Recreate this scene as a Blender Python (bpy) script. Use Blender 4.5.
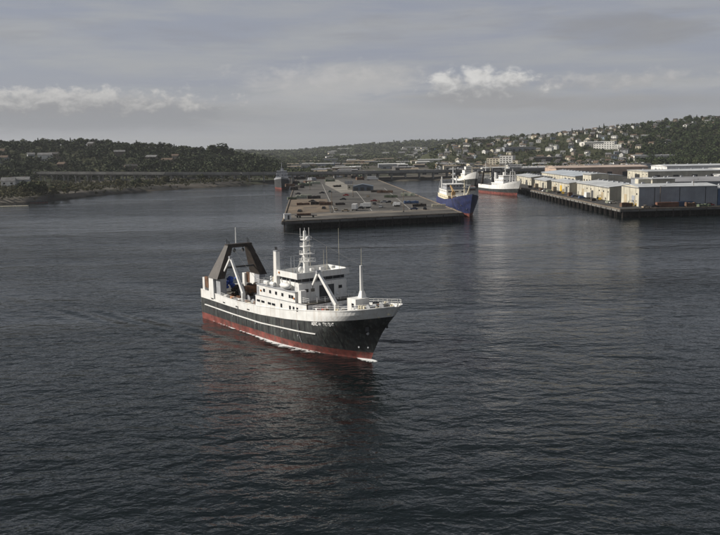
import bpy, math, random
import numpy as np
from mathutils import Vector
random.seed(7)
rnd = random.random
def U(a, b): return a + (b - a) * random.random()
scene = bpy.context.scene
for o in list(bpy.data.objects): bpy.data.objects.remove(o)
col = scene.collection
rad = math.radians

# ------------------------------------------------------------------ camera
PW, PH, FPX, CAMH = 720.0, 535.0, 869.0, 38.0
PITCH = math.atan((267.5 - 148.0) / FPX); ROLL = rad(1.0)
fw = Vector((0, math.cos(PITCH), -math.sin(PITCH))); up0 = Vector((0, math.sin(PITCH), math.cos(PITCH)))
cr = Vector((1, 0, 0)) * math.cos(ROLL) - up0 * math.sin(ROLL); cu = up0 * math.cos(ROLL) + Vector((1, 0, 0)) * math.sin(ROLL)
cd = bpy.data.cameras.new('camera'); cam = bpy.data.objects.new('camera', cd); col.objects.link(cam)
from mathutils import Matrix
cam.matrix_world = Matrix.Translation((0, 0, CAMH)) @ Matrix((cr, cu, -fw)).transposed().to_4x4()
cd.sensor_width = 36.0; cd.lens = FPX / PW * 36.0; cd.clip_start = 1; cd.clip_end = 60000
scene.camera = cam
def at(px, py, z=0.0):                       # survey: the point at height z that lies along a sight line
    d = fw + cr * ((px - PW / 2) / FPX) + cu * ((PH / 2 - py) / FPX)
    t = (z - CAMH) / d.z
    return (d.x * t, d.y * t)

# ------------------------------------------------------------------ world, sun, exposure
SUN_AZ = Vector((-0.975, 0.12)).normalized(); SUN_EL = rad(30)
scene.view_settings.view_transform = 'Standard'; scene.view_settings.look = 'None'
scene.view_settings.gamma = 1; scene.view_settings.use_curve_mapping = False; scene.view_settings.exposure = 0.12
world = bpy.data.worlds.new('World'); scene.world = world; world.use_nodes = True
wn, wl = world.node_tree.nodes, world.node_tree.links
wn.clear()
def N(nt, t, **kw):
    n = nt.nodes.new(t)
    for k, v in kw.items(): setattr(n, k, v)
    return n
def M_(nt, op, a, b=None, c=None, clamp=False):
    n = nt.nodes.new('ShaderNodeMath'); n.operation = op; n.use_clamp = clamp
    for i, v in enumerate((a, b, c)):
        if v is None: continue
        if isinstance(v, (int, float)): n.inputs[i].default_value = v
        else: nt.links.new(v, n.inputs[i])
    return n.outputs[0]
def mixc(nt, f, a, b):
    n = nt.nodes.new('ShaderNodeMix'); n.data_type = 'RGBA'; n.clamp_factor = True
    for i, v in ((0, f), (6, a), (7, b)):
        if isinstance(v, (int, float)): n.inputs[i].default_value = v
        elif isinstance(v, tuple): n.inputs[i].default_value = (*v, 1)
        else: nt.links.new(v, n.inputs[i])
    return n.outputs[2]
def noise(nt, vec, scale, detail=4, rough=.55, dist=0.0):
    n = nt.nodes.new('ShaderNodeTexNoise'); n.inputs['Scale'].default_value = scale
    n.inputs['Detail'].default_value = detail; n.inputs['Roughness'].default_value = rough
    n.inputs['Distortion'].default_value = dist
    if vec is not None: nt.links.new(vec, n.inputs['Vector'])
    return n.outputs['Fac']
def ramp(nt, v, lo, hi):
    n = nt.nodes.new('ShaderNodeMapRange'); n.interpolation_type = 'SMOOTHSTEP'
    nt.links.new(v, n.inputs[0]); n.inputs[1].default_value = lo; n.inputs[2].default_value = hi
    return n.outputs[0]
def comb(nt, x, y, z=0.0):
    n = nt.nodes.new('ShaderNodeCombineXYZ')
    for i, v in enumerate((x, y, z)):
        if isinstance(v, (int, float)): n.inputs[i].default_value = v
        else: nt.links.new(v, n.inputs[i])
    return n.outputs[0]
def build_sky():
    nt = world.node_tree
    sky = N(nt, 'ShaderNodeTexSky', sky_type='NISHITA', sun_disc=False, sun_elevation=SUN_EL,
            sun_rotation=math.atan2(SUN_AZ.x, SUN_AZ.y), altitude=40, air_density=1.2, dust_density=1.5, ozone_density=1.0)
    tc = N(nt, 'ShaderNodeTexCoord'); sp = N(nt, 'ShaderNodeSeparateXYZ'); nt.links.new(tc.outputs['Generated'], sp.inputs[0])
    X, Y, Z = sp.outputs
    az = M_(nt, 'ARCTAN2', X, Y); el = M_(nt, 'ARCSINE', Z)          # radians, 0 = straight ahead
    # high overcast veil, thin streaks
    zc = M_(nt, 'MAXIMUM', Z, 0.0); zz = M_(nt, 'ADD', zc, 0.035)
    pl = comb(nt, M_(nt, 'DIVIDE', X, zz), M_(nt, 'DIVIDE', Y, zz))
    n1 = noise(nt, pl, 0.22, 5, .55)
    n2 = noise(nt, comb(nt, M_(nt, 'MULTIPLY', az, 3.0), M_(nt, 'MULTIPLY', el, 22.0), 3.1), 1.6, 6, .58, .3)
    def blob(a0, e0, sa, se):
        da = M_(nt, 'DIVIDE', M_(nt, 'SUBTRACT', az, a0), sa); de = M_(nt, 'DIVIDE', M_(nt, 'SUBTRACT', el, e0), se)
        r2 = M_(nt, 'ADD', M_(nt, 'MULTIPLY', da, da), M_(nt, 'MULTIPLY', de, de))
        return M_(nt, 'EXPONENT', M_(nt, 'MULTIPLY', r2, -1.0))
    fine = noise(nt, comb(nt, M_(nt, 'MULTIPLY', az, 16.0), M_(nt, 'MULTIPLY', el, 30.0), 2.2), 2.6, 6, .6, .2)
    soft = noise(nt, comb(nt, M_(nt, 'MULTIPLY', az, 5.0), M_(nt, 'MULTIPLY', el, 26.0), 5.5), 2.0, 6, .6, .4)
    veil = mixc(nt, ramp(nt, n2, .36, .70), (2.72, 2.90, 3.50), (3.34, 3.40, 3.62))
    hor = blob(0.0, 0.0, 50.0, .055)
    veil = mixc(nt, M_(nt, 'MULTIPLY', hor, .8), veil, (3.24, 3.34, 3.48))
    base = mixc(nt, M_(nt, 'ADD', M_(nt, 'MULTIPLY', n1, .14), .86, clamp=True), sky.outputs[0], veil)
    full = base
    def layer_(full, shape, nz, lo, hi, amount, colr):             # a cloud = a shape broken up by noise
        d = M_(nt, 'ADD', shape, M_(nt, 'MULTIPLY', M_(nt, 'SUBTRACT', nz, .5), 1.5))
        return mixc(nt, M_(nt, 'MULTIPLY', ramp(nt, d, lo, hi), amount), full, colr)
    # broken stratus low all round the horizon
    full = layer_(full, blob(0.0, .055, 60.0, .034), soft, .70, 1.30, .60, (4.1, 4.14, 4.18))
    full = layer_(full, blob(0.0, .128, 60.0, .030), soft, .75, 1.40, .50, (2.50, 2.54, 2.72))
    # pale sheet in the middle, grey bank with bright lumpy rim on the left, dull patch upper right
    lump = noise(nt, comb(nt, M_(nt, 'MULTIPLY', az, 30.0), M_(nt, 'MULTIPLY', el, 48.0), 9.3), 1.5, 8, .62, .15)
    def puffs(full, shape, e0, e1, lo, hi, amount, dark, bright, amp=2.4):   # cauliflower edges, lit from above left
        d = M_(nt, 'ADD', shape, M_(nt, 'MULTIPLY', M_(nt, 'MULTIPLY', M_(nt, 'SUBTRACT', lump, .5), amp), ramp(nt, shape, .02, .35)))
        lit = ramp(nt, M_(nt, 'ADD', el, M_(nt, 'MULTIPLY', M_(nt, 'SUBTRACT', lump, .5), .07)), e0, e1)
        return mixc(nt, M_(nt, 'MULTIPLY', ramp(nt, d, lo, hi), amount), full, mixc(nt, lit, dark, bright))
    full = layer_(full, blob(-.02, .076, .13, .026), soft, .30, 1.05, .65, (4.25, 4.2, 4.15))
    full = puffs(full, blob(-.03, .078, .15, .022), .050, .095, .45, 1.25, .55, (3.5, 3.5, 3.55), (4.9, 4.8, 4.7))
    full = layer_(full, blob(-.30, .038, .20, .017), soft, .15, .80, .85, (2.55, 2.62, 2.80))
    full = puffs(full, blob(-.33, .055, .19, .017), .040, .074, .30, .85, .85, (2.6, 2.62, 2.72), (5.3, 5.2, 5.05))
    full = layer_(full, blob(.30, .120, .11, .022), soft, .25, 1.0, .60, (2.5, 2.54, 2.66))
    full = puffs(full, blob(.28, .068, .14, .014), .055, .082, .45, 1.15, .60, (2.9, 2.9, 2.98), (4.5, 4.4, 4.35))
    full = layer_(full, blob(.30, .044, .16, .014), soft, .35, 1.0, .6, (2.75, 2.75, 2.82))
    # heaped cumulus: lumpy lit tops over a flat grey base that fades into the haze
    full = layer_(full, blob(.140, .050, .12, .013), soft, .25, .95, .80, (2.85, 2.85, 2.93))
    top = M_(nt, 'MAXIMUM', M_(nt, 'MAXIMUM', M_(nt, 'MAXIMUM', blob(.104, .069, .026, .017), blob(.136, .074, .024, .018)), blob(.172, .070, .030, .015)), M_(nt, 'MULTIPLY', blob(.138, .060, .085, .012), .9))
    full = puffs(full, top, .050, .088, .30, .85, .90, (2.85, 2.88, 2.98), (6.4, 6.3, 6.1), 1.5)
    thick = ramp(nt, el, .125, .38)                                  # heavier cloud overhead, all round
    full = mixc(nt, M_(nt, 'MULTIPLY', thick, .85), full, mixc(nt, ramp(nt, n1, .35, .65), (.86, .98, 1.22), (1.28, 1.40, 1.64)))
    bg = N(nt, 'ShaderNodeBackground'); bg.inputs['Strength'].default_value = 0.10
    nt.links.new(full, bg.inputs['Color'])
    out = N(nt, 'ShaderNodeOutputWorld'); nt.links.new(bg.outputs[0], out.inputs['Surface'])
build_sky()
sl = bpy.data.lights.new('sun', 'SUN'); sl.energy = 5.0; sl.angle = rad(.6); sl.color = (1.0, .94, .85)
sun = bpy.data.objects.new('sun', sl); col.objects.link(sun)
sd = Vector((SUN_AZ.x * math.cos(SUN_EL), SUN_AZ.y * math.cos(SUN_EL), math.sin(SUN_EL)))
sun.rotation_euler = sd.to_track_quat('Z', 'Y').to_euler(); sun.location = (-300, 0, 300)

# ------------------------------------------------------------------ materials
MATS = {}
def mat(name, c, rough=.6, var=.12, scale=1.0, metal=0.0, bump=0.0, streak=None, spec=.4, rust=None):
    if name in MATS: return MATS[name]
    m = bpy.data.materials.new(name); m.use_nodes = True; nt = m.node_tree; b = nt.nodes['Principled BSDF']
    b.inputs['Roughness'].default_value = rough; b.inputs['Metallic'].default_value = metal
    b.inputs['Specular IOR Level'].default_value = spec
    tc = N(nt, 'ShaderNodeTexCoord'); v = tc.outputs['Object']
    oi = N(nt, 'ShaderNodeObjectInfo')
    f = noise(nt, v, scale, 5, .6)
    lo = tuple(max(0, x * (1 - 1.6 * var)) for x in c); hi = tuple(min(1, x * (1 + 1.6 * var)) for x in c)
    cc = mixc(nt, ramp(nt, f, .3, .7), lo, hi)
    if streak:                                   # vertical weather streaks
        mp = N(nt, 'ShaderNodeMapping'); mp.inputs['Scale'].default_value = (1.6, 1.6, .07); nt.links.new(v, mp.inputs[0])
        s = noise(nt, mp.outputs[0], 1.1, 5, .65)
        cc = mixc(nt, M_(nt, 'MULTIPLY', ramp(nt, s, .48, .68), streak[1]), cc, streak[0])
    if rust:
        s = noise(nt, v, .9, 8, .7)
        cc = mixc(nt, M_(nt, 'MULTIPLY', ramp(nt, s, .56, .70), rust), cc, (.14, .06, .03))
    nt.links.new(cc, b.inputs['Base Color'])
    if bump:
        bp = N(nt, 'ShaderNodeBump'); bp.inputs['Distance'].default_value = bump; bp.inputs['Strength'].default_value = .7
        nt.links.new(noise(nt, v, scale * 4, 4), bp.inputs['Height']); nt.links.new(bp.outputs[0], b.inputs['Normal'])
    MATS[name] = m; return m
WHITE = mat('white_ship_paint', (.80, .80, .78), .45, .05, .5, streak=((.44, .35, .26), .36), rust=.08)
OFFW = mat('cream_paint', (.72, .66, .50), .5, .08, .6, streak=((.35, .25, .15), .3))
BLACKH = mat('black_hull_paint', (.034, .036, .037), .5, .3, .35, streak=((.105, .12, .11), .7), rust=.28)
REDH = mat('red_bottom_paint', (.195, .050, .040), .65, .3, .5, streak=((.09, .075, .06), .75), rust=.35)
BLUEH = mat('blue_hull_paint', (.022, .032, .105), .55, .3, .3, streak=((.055, .055, .075), .7), rust=.25)
DARKW = mat('dark_gantry_paint', (.035, .027, .022), .55, .25, .8, rust=.35)
BROWN = mat('rusty_brown_steel', (.13, .065, .035), .75, .35, 1.2, rust=.6)
GLASS = mat('dark_window_glass', (.012, .014, .018), .12, .1, 1.0, spec=.6)
DECKG = mat('weathered_deck', (.16, .145, .12), .85, .25, .7, rust=.3)
GREYP = mat('grey_paint', (.33, .34, .36), .5, .1, .6)
DGREY = mat('dark_grey_steel', (.06, .062, .066), .6, .2, .8)
BLUEN = mat('blue_net', (.03, .09, .42), .8, .3, 3.0, bump=.08)
REDP = mat('red_paint', (.42, .05, .035), .5, .15, 1.0)
ORANGE = mat('orange_paint', (.55, .19, .03), .55, .15, 1.0)
YELL = mat('yellow_paint', (.62, .40, .05), .5, .15, 1.0)
BLACKR = mat('black_rubber', (.018, .018, .018), .8, .2, 2.0)
CONC = mat('concrete', (.26, .25, .23), .85, .15, .15, bump=.02)
CONCD = mat('dark_concrete', (.15, .145, .135), .9, .2, .12)
ASPH = mat('pier_asphalt', (.074, .070, .063), .9, .30, .045, rust=.12)
APRON = mat('pale_concrete_apron', (.23, .215, .185), .9, .15, .06)
TIMB = mat('tarred_timber', (.028, .023, .019), .85, .35, .8)
BULL = mat('weathered_timber', (.17, .135, .10), .85, .25, .6)
def roofm(n, c): return mat(n, c, .7, .15, .12)
WH_CREAM = mat('warehouse_cream_siding', (.52, .49, .40), .6, .10, .2, streak=((.36, .31, .24), .6), rust=.10)
WH_GREY = mat('warehouse_grey_siding', (.30, .32, .35), .6, .08, .2, streak=((.2, .2, .2), .3))
WH_ROOF = mat('warehouse_metal_roof', (.50, .52, .53), .5, .12, .08, streak=((.33, .30, .27), .55), rust=.14)
WH_BLUE = mat('blue_siding', (.10, .17, .30), .6, .1, .3)

# ------------------------------------------------------------------ mesh builder
class MB:
    def __init__(s): s.v = []; s.f = []
    def add(s, vs, fs):
        n = len(s.v); s.v += [tuple(p) for p in vs]; s.f += [tuple(i + n for i in q) for q in fs]; return s
    def box(s, c, d, rz=0.0, tx=1.0, ty=1.0, sh=(0, 0)):      # centre of base, size; top scaled by tx, ty and shifted
        x, y, z = d[0] / 2, d[1] / 2, d[2]
        p = [(-x, -y, 0), (x, -y, 0), (x, y, 0), (-x, y, 0)] + [(a * x * tx + sh[0], b * y * ty + sh[1], z) for a, b in ((-1, -1), (1, -1), (1, 1), (-1, 1))]
        ca, sa = math.cos(rz), math.sin(rz)
        p = [(c[0] + a * ca - b * sa, c[1] + a * sa + b * ca, c[2] + e) for a, b, e in p]
        return s.add(p, [(3, 2, 1, 0), (4, 5, 6, 7), (0, 1, 5, 4), (1, 2, 6, 5), (2, 3, 7, 6), (3, 0, 4, 7)])
    def bar(s, a, b, w, h=None, w2=None, h2=None, upv=(0, 0, 1)):
        a, b = Vector(a), Vector(b); h = h or w; w2 = w2 or w; h2 = h2 or h
        d = (b - a).normalized(); u = Vector(upv)
        if abs(d.dot(u)) > .97: u = Vector((1, 0, 0))
        r = d.cross(u).normalized(); u = r.cross(d)
        p = []
        for q, ww, hh in ((a, w, h), (b, w2, h2)):
            p += [q - r * ww / 2 - u * hh / 2, q + r * ww / 2 - u * hh / 2, q + r * ww / 2 + u * hh / 2, q - r * ww / 2 + u * hh / 2]
        return s.add(p, [(3, 2, 1, 0), (4, 5, 6, 7), (0, 1, 5, 4), (1, 2, 6, 5), (2, 3, 7, 6), (3, 0, 4, 7)])
    def tube(s, a, b, r, r2=None, n=8):
        a, b = Vector(a), Vector(b); r2 = r if r2 is None else r2
        d = (b - a).normalized(); u = Vector((0, 0, 1)) if abs(d.z) < .95 else Vector((1, 0, 0))
        x = d.cross(u).normalized(); y = d.cross(x)
        p = []
        for q, rr in ((a, r), (b, r2)):
            for k in range(n):
                t = 2 * math.pi * k / n; p.append(q + x * rr * math.cos(t) + y * rr * math.sin(t))
        f = [(k, (k + 1) % n, n + (k + 1) % n, n + k) for k in range(n)] + [tuple(range(n))[::-1], tuple(range(n, 2 * n))]
        return s.add(p, f)
    def prism(s, poly, z0, z1):
        n = len(poly); p = [(x, y, z0) for x, y in poly] + [(x, y, z1) for x, y in poly]
        return s.add(p, [tuple(range(n))[::-1], tuple(range(n, 2 * n))] + [(k, (k + 1) % n, n + (k + 1) % n, n + k) for k in range(n)])
    def sphere(s, c, r, sz=1.0, n=10, m=6):
        p = [(c[0], c[1], c[2] - r * sz)]
        for i in range(1, m):
            t = math.pi * i / m
            for k in range(n):
                a = 2 * math.pi * k / n; p.append((c[0] + r * math.sin(t) * math.cos(a), c[1] + r * math.sin(t) * math.sin(a), c[2] - r * sz * math.cos(t)))
        p.append((c[0], c[1], c[2] + r * sz)); f = [(0, 1 + (k + 1) % n, 1 + k) for k in range(n)]
        for i in range(m - 2):
            for k in range(n): f.append((1 + i * n + k, 1 + i * n + (k + 1) % n, 1 + (i + 1) * n + (k + 1) % n, 1 + (i + 1) * n + k))
        b = 1 + (m - 2) * n; f += [(b + k, b + (k + 1) % n, len(p) - 1) for k in range(n)]
        return s.add(p, f)
    def build(s, name, m, parent=None, loc=None, rz=0.0, smooth=False):
        me = bpy.data.meshes.new(name); me.from_pydata(s.v, [], s.f); me.materials.append(m); me.update()
        if smooth: me.polygons.foreach_set('use_smooth', [True] * len(me.polygons))
        o = bpy.data.objects.new(name, me); col.objects.link(o)
        if parent is not None: o.parent = parent
        if loc: o.location = loc
        o.rotation_euler.z = rz
        return o
def tag(o, label=None, cat=None, group=None, kind=None):
    for k, v in (('label', label), ('category', cat), ('group', group), ('kind', kind)):
        if v: o[k] = v
    return o
def empty(name, loc, rz=0.0, label=None, cat=None, group=None, s=1.0):
    o = bpy.data.objects.new(name, None); col.objects.link(o); o.location = loc; o.rotation_euler.z = rz; o.scale = (s, s, s)
    o.empty_display_size = .1
    return tag(o, label, cat, group)
def copy_tree(o, parent=None):
    c = o.copy(); col.objects.link(c)
    if parent is not None: c.parent = parent
    for ch in o.children: copy_tree(ch, c)
    return c
def shared(me_obj, name, parent, loc=(0, 0, 0), rz=0.0):         # another object on the same mesh
    o = bpy.data.objects.new(name, me_obj.data); col.objects.link(o); o.parent = parent; o.location = loc; o.rotation_euler.z = rz
    return o
def nth(k): return '%d%s' % (k, 'th' if 10 < k % 100 < 14 else {1: 'st', 2: 'nd', 3: 'rd'}.get(k % 10, 'th'))
def lerp_tab(tab, x):
    if x <= tab[0][0]: return tab[0][1]
    for (a, b), (c, d) in zip(tab, tab[1:]):
        if x <= c: return b + (d - b) * (x - a) / (c - a)
    return tab[-1][1]
def sstep(a, b, x):
    t = min(1, max(0, (x - a) / (b - a))); return t * t * (3 - 2 * t)

# ------------------------------------------------------------------ water
def water_material():
    m = bpy.data.materials.new('harbour_water'); m.use_nodes = True; nt = m.node_tree; b = nt.nodes['Principled BSDF']
    b.inputs['Base Color'].default_value = (.0040, .0078, .0084, 1); b.inputs['Roughness'].default_value = .10
    b.inputs['IOR'].default_value = 1.333
    tc = N(nt, 'ShaderNodeTexCoord'); v = tc.outputs['Object']
    def layer(rot, sx, sy, scale, det, dist):
        mp = N(nt, 'ShaderNodeMapping'); mp.inputs['Rotation'].default_value = (0, 0, rad(rot)); mp.inputs['Scale'].default_value = (sx, sy, 1)
        nt.links.new(v, mp.inputs[0]); return noise(nt, mp.outputs[0], scale, det, .5, dist)
    a = layer(6, .55, 1, .17, 2, .3); c = layer(-9, .75, 1, .42, 3, .4); d = layer(20, .9, 1, 1.5, 3, .3)
    gust = layer(-4, .35, 1, .012, 3, .6)
    h = M_(nt, 'ADD', M_(nt, 'MULTIPLY', a, .62), M_(nt, 'MULTIPLY', c, .46))
    h = M_(nt, 'ADD', h, M_(nt, 'MULTIPLY', d, .11))
    big = layer(12, .6, 1, .055, 2, .4); h = M_(nt, 'ADD', h, M_(nt, 'MULTIPLY', big, 1.0))
    g2 = ramp(nt, gust, .34, .66)
    h = M_(nt, 'MULTIPLY', h, M_(nt, 'ADD', M_(nt, 'MULTIPLY', g2, .95), .50))
    # wake: ship's frame, x astern from the bow; two diverging wave trains and a smoothed lane
    mp = N(nt, 'ShaderNodeMapping', vector_type='TEXTURE'); mp.inputs['Location'].default_value = (1.7, 153.4, 0); mp.inputs['Rotation'].default_value = (0, 0, rad(-54)); nt.links.new(v, mp.inputs[0])
    sp = N(nt, 'ShaderNodeSeparateXYZ'); nt.links.new(mp.outputs[0], sp.inputs[0])
    ast = M_(nt, 'MULTIPLY', sp.outputs[0], -1.0); ab = M_(nt, 'ABSOLUTE', sp.outputs[1])
    q = M_(nt, 'SUBTRACT', ab, M_(nt, 'ADD', M_(nt, 'MULTIPLY', ast, .30), 1.0))
    env = M_(nt, 'MULTIPLY', M_(nt, 'EXPONENT', M_(nt, 'MULTIPLY', M_(nt, 'MULTIPLY', q, q), -.022)), M_(nt, 'MULTIPLY', ramp(nt, ast, 2, 14), M_(nt, 'SUBTRACT', 1.0, ramp(nt, ast, 60, 190))))
    wv = M_(nt, 'SINE', M_(nt, 'ADD', M_(nt, 'MULTIPLY', q, 1.15), M_(nt, 'MULTIPLY', ast, .25)))
    h = M_(nt, 'ADD', h, M_(nt, 'MULTIPLY', M_(nt, 'MULTIPLY', wv, env), .20))
    lane = M_(nt, 'MULTIPLY', M_(nt, 'EXPONENT', M_(nt, 'MULTIPLY', M_(nt, 'MULTIPLY', ab, ab), -.022)), M_(nt, 'MULTIPLY', ramp(nt, ast, 55, 62), M_(nt, 'SUBTRACT', 1.0, ramp(nt, ast, 90, 260))))
    h = M_(nt, 'MULTIPLY', h, M_(nt, 'SUBTRACT', 1.0, M_(nt, 'MULTIPLY', lane, .35)))
    bp = N(nt, 'ShaderNodeBump'); bp.inputs['Strength'].default_value = 1.0; bp.inputs['Distance'].default_value = .95
    nt.links.new(h, bp.inputs['Height']); nt.links.new(bp.outputs[0], b.inputs['Normal'])
    return m
tag(MB().add([(-14000, -2500, 0), (14000, -2500, 0), (14000, 9300, 0), (-14000, 9300, 0)], [(0, 1, 2, 3)]).build('water', water_material()), kind='structure')

# ------------------------------------------------------------------ land
SHORE = [(-4000, 380), (-520, 560), (-330, 628), (-258, 668), (-236, 770), (-203, 850), (-163, 899), (-99, 972), (-60, 1002), (130, 992), (132, 905), (6000, 905)]
def hor(u): return 148 + (360 - u) * .01746
LH = [(-900, 128), (-300, 132), (-100, 135), (10, 142), (50, 141), (100, 142), (140, 142.5), (180, 145.5), (205, 149), (240, 152), (275, 158), (330, 186)]
FR = [(-900, 147), (240, 150), (270, 150.5), (300, 149.5), (350, 145.5), (400, 141.5), (450, 140), (500, 137), (600, 131), (800, 125), (1500, 120)]
RH = [(385, 182), (425, 152), (450, 143.5), (480, 140), (520, 136.5), (560, 132), (600, 127.5), (640, 123.5), (680, 119.5), (718, 116.5), (900, 106), (1500, 112)]
def fbm(x, y):
    return (math.sin(x * .0131 + 1.3 * math.sin(y * .009)) * math.cos(y * .0117 + .8) + .5 * math.sin(x * .031 + y * .023 + 1.7) + .3 * math.sin(x * .067 - y * .051))
def ground(x, y):
    u = 360 + FPX * x / max(y, 1); h0 = hor(u)
    s = y - lerp_tab(SHORE, x) + 5 * math.sin(x * .05) + 3 * math.sin(x * .13 + 1)
    z = max(-8, s * .25) if s < 0 else min(3.9, s * (.42 if x < -60 else .8))
    if s < 0: return z
    zl = max(0, CAMH + 1400 * (h0 - lerp_tab(LH, u)) / FPX - 9)
    hl = zl * sstep(950 - 110 * (1 - sstep(0, 90, u)), 1400, y) * (1 - .35 * sstep(1500, 3000, y))
    zf = max(0, CAMH + 4500 * (h0 - lerp_tab(FR, u)) / FPX - 8)
    hf = zf * sstep(2400, 4500, y)
    zr = max(0, CAMH + 2000 * (h0 - lerp_tab(RH, u)) / FPX - 8)
    hr = zr * sstep(1380, 2000, y) ** .9 * (1 - .3 * sstep(2100, 3600, y))
    h = max(hl, hf, hr)
    return z + max(0, h - z) + (fbm(x, y) * min(3.0, h * .06) if h > 3 else 0)
def land_material():
    m = bpy.data.materials.new('land_ground'); m.use_nodes = True; nt = m.node_tree; b = nt.nodes['Principled BSDF']
    b.inputs['Roughness'].default_value = .95; b.inputs['Specular IOR Level'].default_value = .1
    g = N(nt, 'ShaderNodeNewGeometry'); sp = N(nt, 'ShaderNodeSeparateXYZ'); nt.links.new(g.outputs['Position'], sp.inputs[0])
    v = g.outputs['Position']
    n1 = noise(nt, v, .012, 5, .6); n2 = noise(nt, v, .05, 4, .6)
    mp = N(nt, 'ShaderNodeMapping'); mp.inputs['Scale'].default_value = (.25, 1, 1); nt.links.new(v, mp.inputs[0])
    n3 = noise(nt, mp.outputs[0], .018, 4, .6)
    grass = mixc(nt, ramp(nt, n2, .35, .65), (.030, .038, .018), (.062, .064, .034))
    yard = mixc(nt, ramp(nt, n3, .35, .65), (.055, .052, .048), (.145, .13, .11))
    yard = mixc(nt, M_(nt, 'MULTIPLY', ramp(nt, n1, .5, .6), .8), yard, (.045, .055, .026))
    beach = mixc(nt, ramp(nt, n2, .4, .6), (.055, .050, .042), (.125, .11, .088))
    c = mixc(nt, ramp(nt, sp.outputs[2], 4.5, 8), yard, grass)
    c = mixc(nt, ramp(nt, sp.outputs[2], .5, 1.5), beach, c)
    nt.links.new(c, b.inputs['Base Color']); return m
def build_land():
    us = [-900 + 18 * i for i in range(50)] + [i * 7.0 for i in range(0, 111)] + [777 + 18 * i for i in range(45)]
    ds = [520]
    while ds[-1] < 9000: ds.append(ds[-1] * 1.0135)
    vs = []; fs = []; n = len(us)
    for d in ds:
        for u in us:
            x = (u - 360) / FPX * d; vs.append((x, d, ground(x, d)))
    for j in range(len(ds) - 1):
        for i in range(n - 1):
            q = (j * n + i, j * n + i + 1, (j + 1) * n + i + 1, (j + 1) * n + i)
            if max(vs[k][2] for k in q) > -7.9: fs.append(q)
    return tag(MB().add(vs, fs).build('land', land_material(), smooth=True), kind='structure')
build_land()

# ------------------------------------------------------------------ piers
DZ = 4.2
def offset_line(a, b, d):
    v = Vector((b[0] - a[0], b[1] - a[1])).normalized(); return Vector((-v.y, v.x)) * d
def pier(name, poly, edges, label, inset=5.0, step=4.6, top=ASPH):
    """poly counter-clockwise; edges = the sides that show piles"""
    root = empty(name, (poly[0][0], poly[0][1], 0), 0, label, 'pier'); ox, oy = poly[0]
    P = [(x - ox, y - oy) for x, y in poly]
    MB().prism(P, DZ - 1.3, DZ).build('deck_slab', top, root)
    cx = sum(p[0] for p in P) / len(P); cy = sum(p[1] for p in P) / len(P)
    # dark box set back under the deck, added as the shaded void behind piles
    n = len(P); Q = []
    for i in range(n):
        a, b, c = Vector(P[i - 1]), Vector(P[i]), Vector(P[(i + 1) % n])
        n1 = offset_line(a, b, 1); n2 = offset_line(b, c, 1); m = (n1 + n2); m = m / max(.3, m.length_squared) * 2 * inset
        Q.append(tuple(b + m))
    MB().prism(Q, -6, DZ - 1.35).build('dark_void_backing', TIMB, root)
    pile0 = None
    for e in edges:
        a, b = Vector(P[e]), Vector(P[(e + 1) % n]); L = (b - a).length; inn = offset_line(a, b, 1)
        d = (b - a).normalized()
        A = a + inn * .35; B = b + inn * .35
        MB().bar((A.x, A.y, DZ + .22), (B.x, B.y, DZ + .22), .5, .42).build('bull_rail', BULL, root)
        C0 = a - inn * .14; C1 = b - inn * .14
        MB().bar((C0.x, C0.y, DZ - .55), (C1.x, C1.y, DZ - .55), .24, .9).build('fender_beam', CONCD, root)
        k = 0; t = 1.2
        while t < L - .5 and k < 75:
            p = a + d * t + inn * .25
            if pile0 is None: pile0 = MB().tube((0, 0, -5), (0, 0, DZ - 1.31), .34, .30, 8).build('pile', TIMB, root, (p.x, p.y, 0))
            else: shared(pile0, 'pile', root, (p.x, p.y, 0))
            q = a + d * t - inn * .42
            if k % 2 == 0: MB().tube((q.x, q.y, -4), (q.x, q.y, DZ - .2), .22, .2, 6).build('fender_pile', TIMB, root)
            t += step; k += 1
    return root, (ox, oy)
PIER = [(-36.3, 407), (53, 441), (15, 1012), (-72, 1012)]
main_pier, (mox, moy) = pier('main_pier', PIER, [0, 1, 3], 'long flat asphalt pier on dark timber piles behind the moving trawler')
# pale concrete apron and lane lines lie on the deck
def deck_poly(name, pts, m, h=.006):
    ps = [at(px, py, DZ) for px, py in pts]
    return MB().add([(x - mox, y - moy, DZ + h) for x, y in ps], [tuple(range(len(ps)))]).build(name, m, main_pier)
deck_poly('concrete_apron', [(325, 184.5), (341, 193), (357, 192), (350, 186), (338, 180), (326, 180)][::1], APRON)
deck_poly('concrete_strip', [(288, 217.5), (456, 209.5), (452, 207.6), (288, 215)], mat('worn_tan_concrete', (.16, .14, .115), .9, .2, .1))
deck_poly('tan_gravel_patch', [(286, 214), (330, 212), (327, 199), (291, 199)], mat('rusty_tan_gravel', (.15, .115, .080), .95, .25, .12))
LINE = mat('worn_white_paint', (.42, .41, .38), .8, .25, .8); PATCH = mat('dark_patch', (.056, .053, .049), .9, .25, .2); PATCHB = mat('brown_patch', (.105, .088, .066), .9, .25, .2)
for a_, b_ in (((300, 214.2), (450, 206.8)), ((340, 201), (420, 198)), ((335, 212), (322, 184)), ((372, 211), (352, 186)), ((410, 209), (384, 188))):
    (xa, ya), (xb, yb) = at(*a_, DZ), at(*b_, DZ); MB().bar((xa - mox, ya - moy, DZ + .012), (xb - mox, yb - moy, DZ + .012), .3, .008).build('painted_line', LINE, main_pier)
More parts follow.
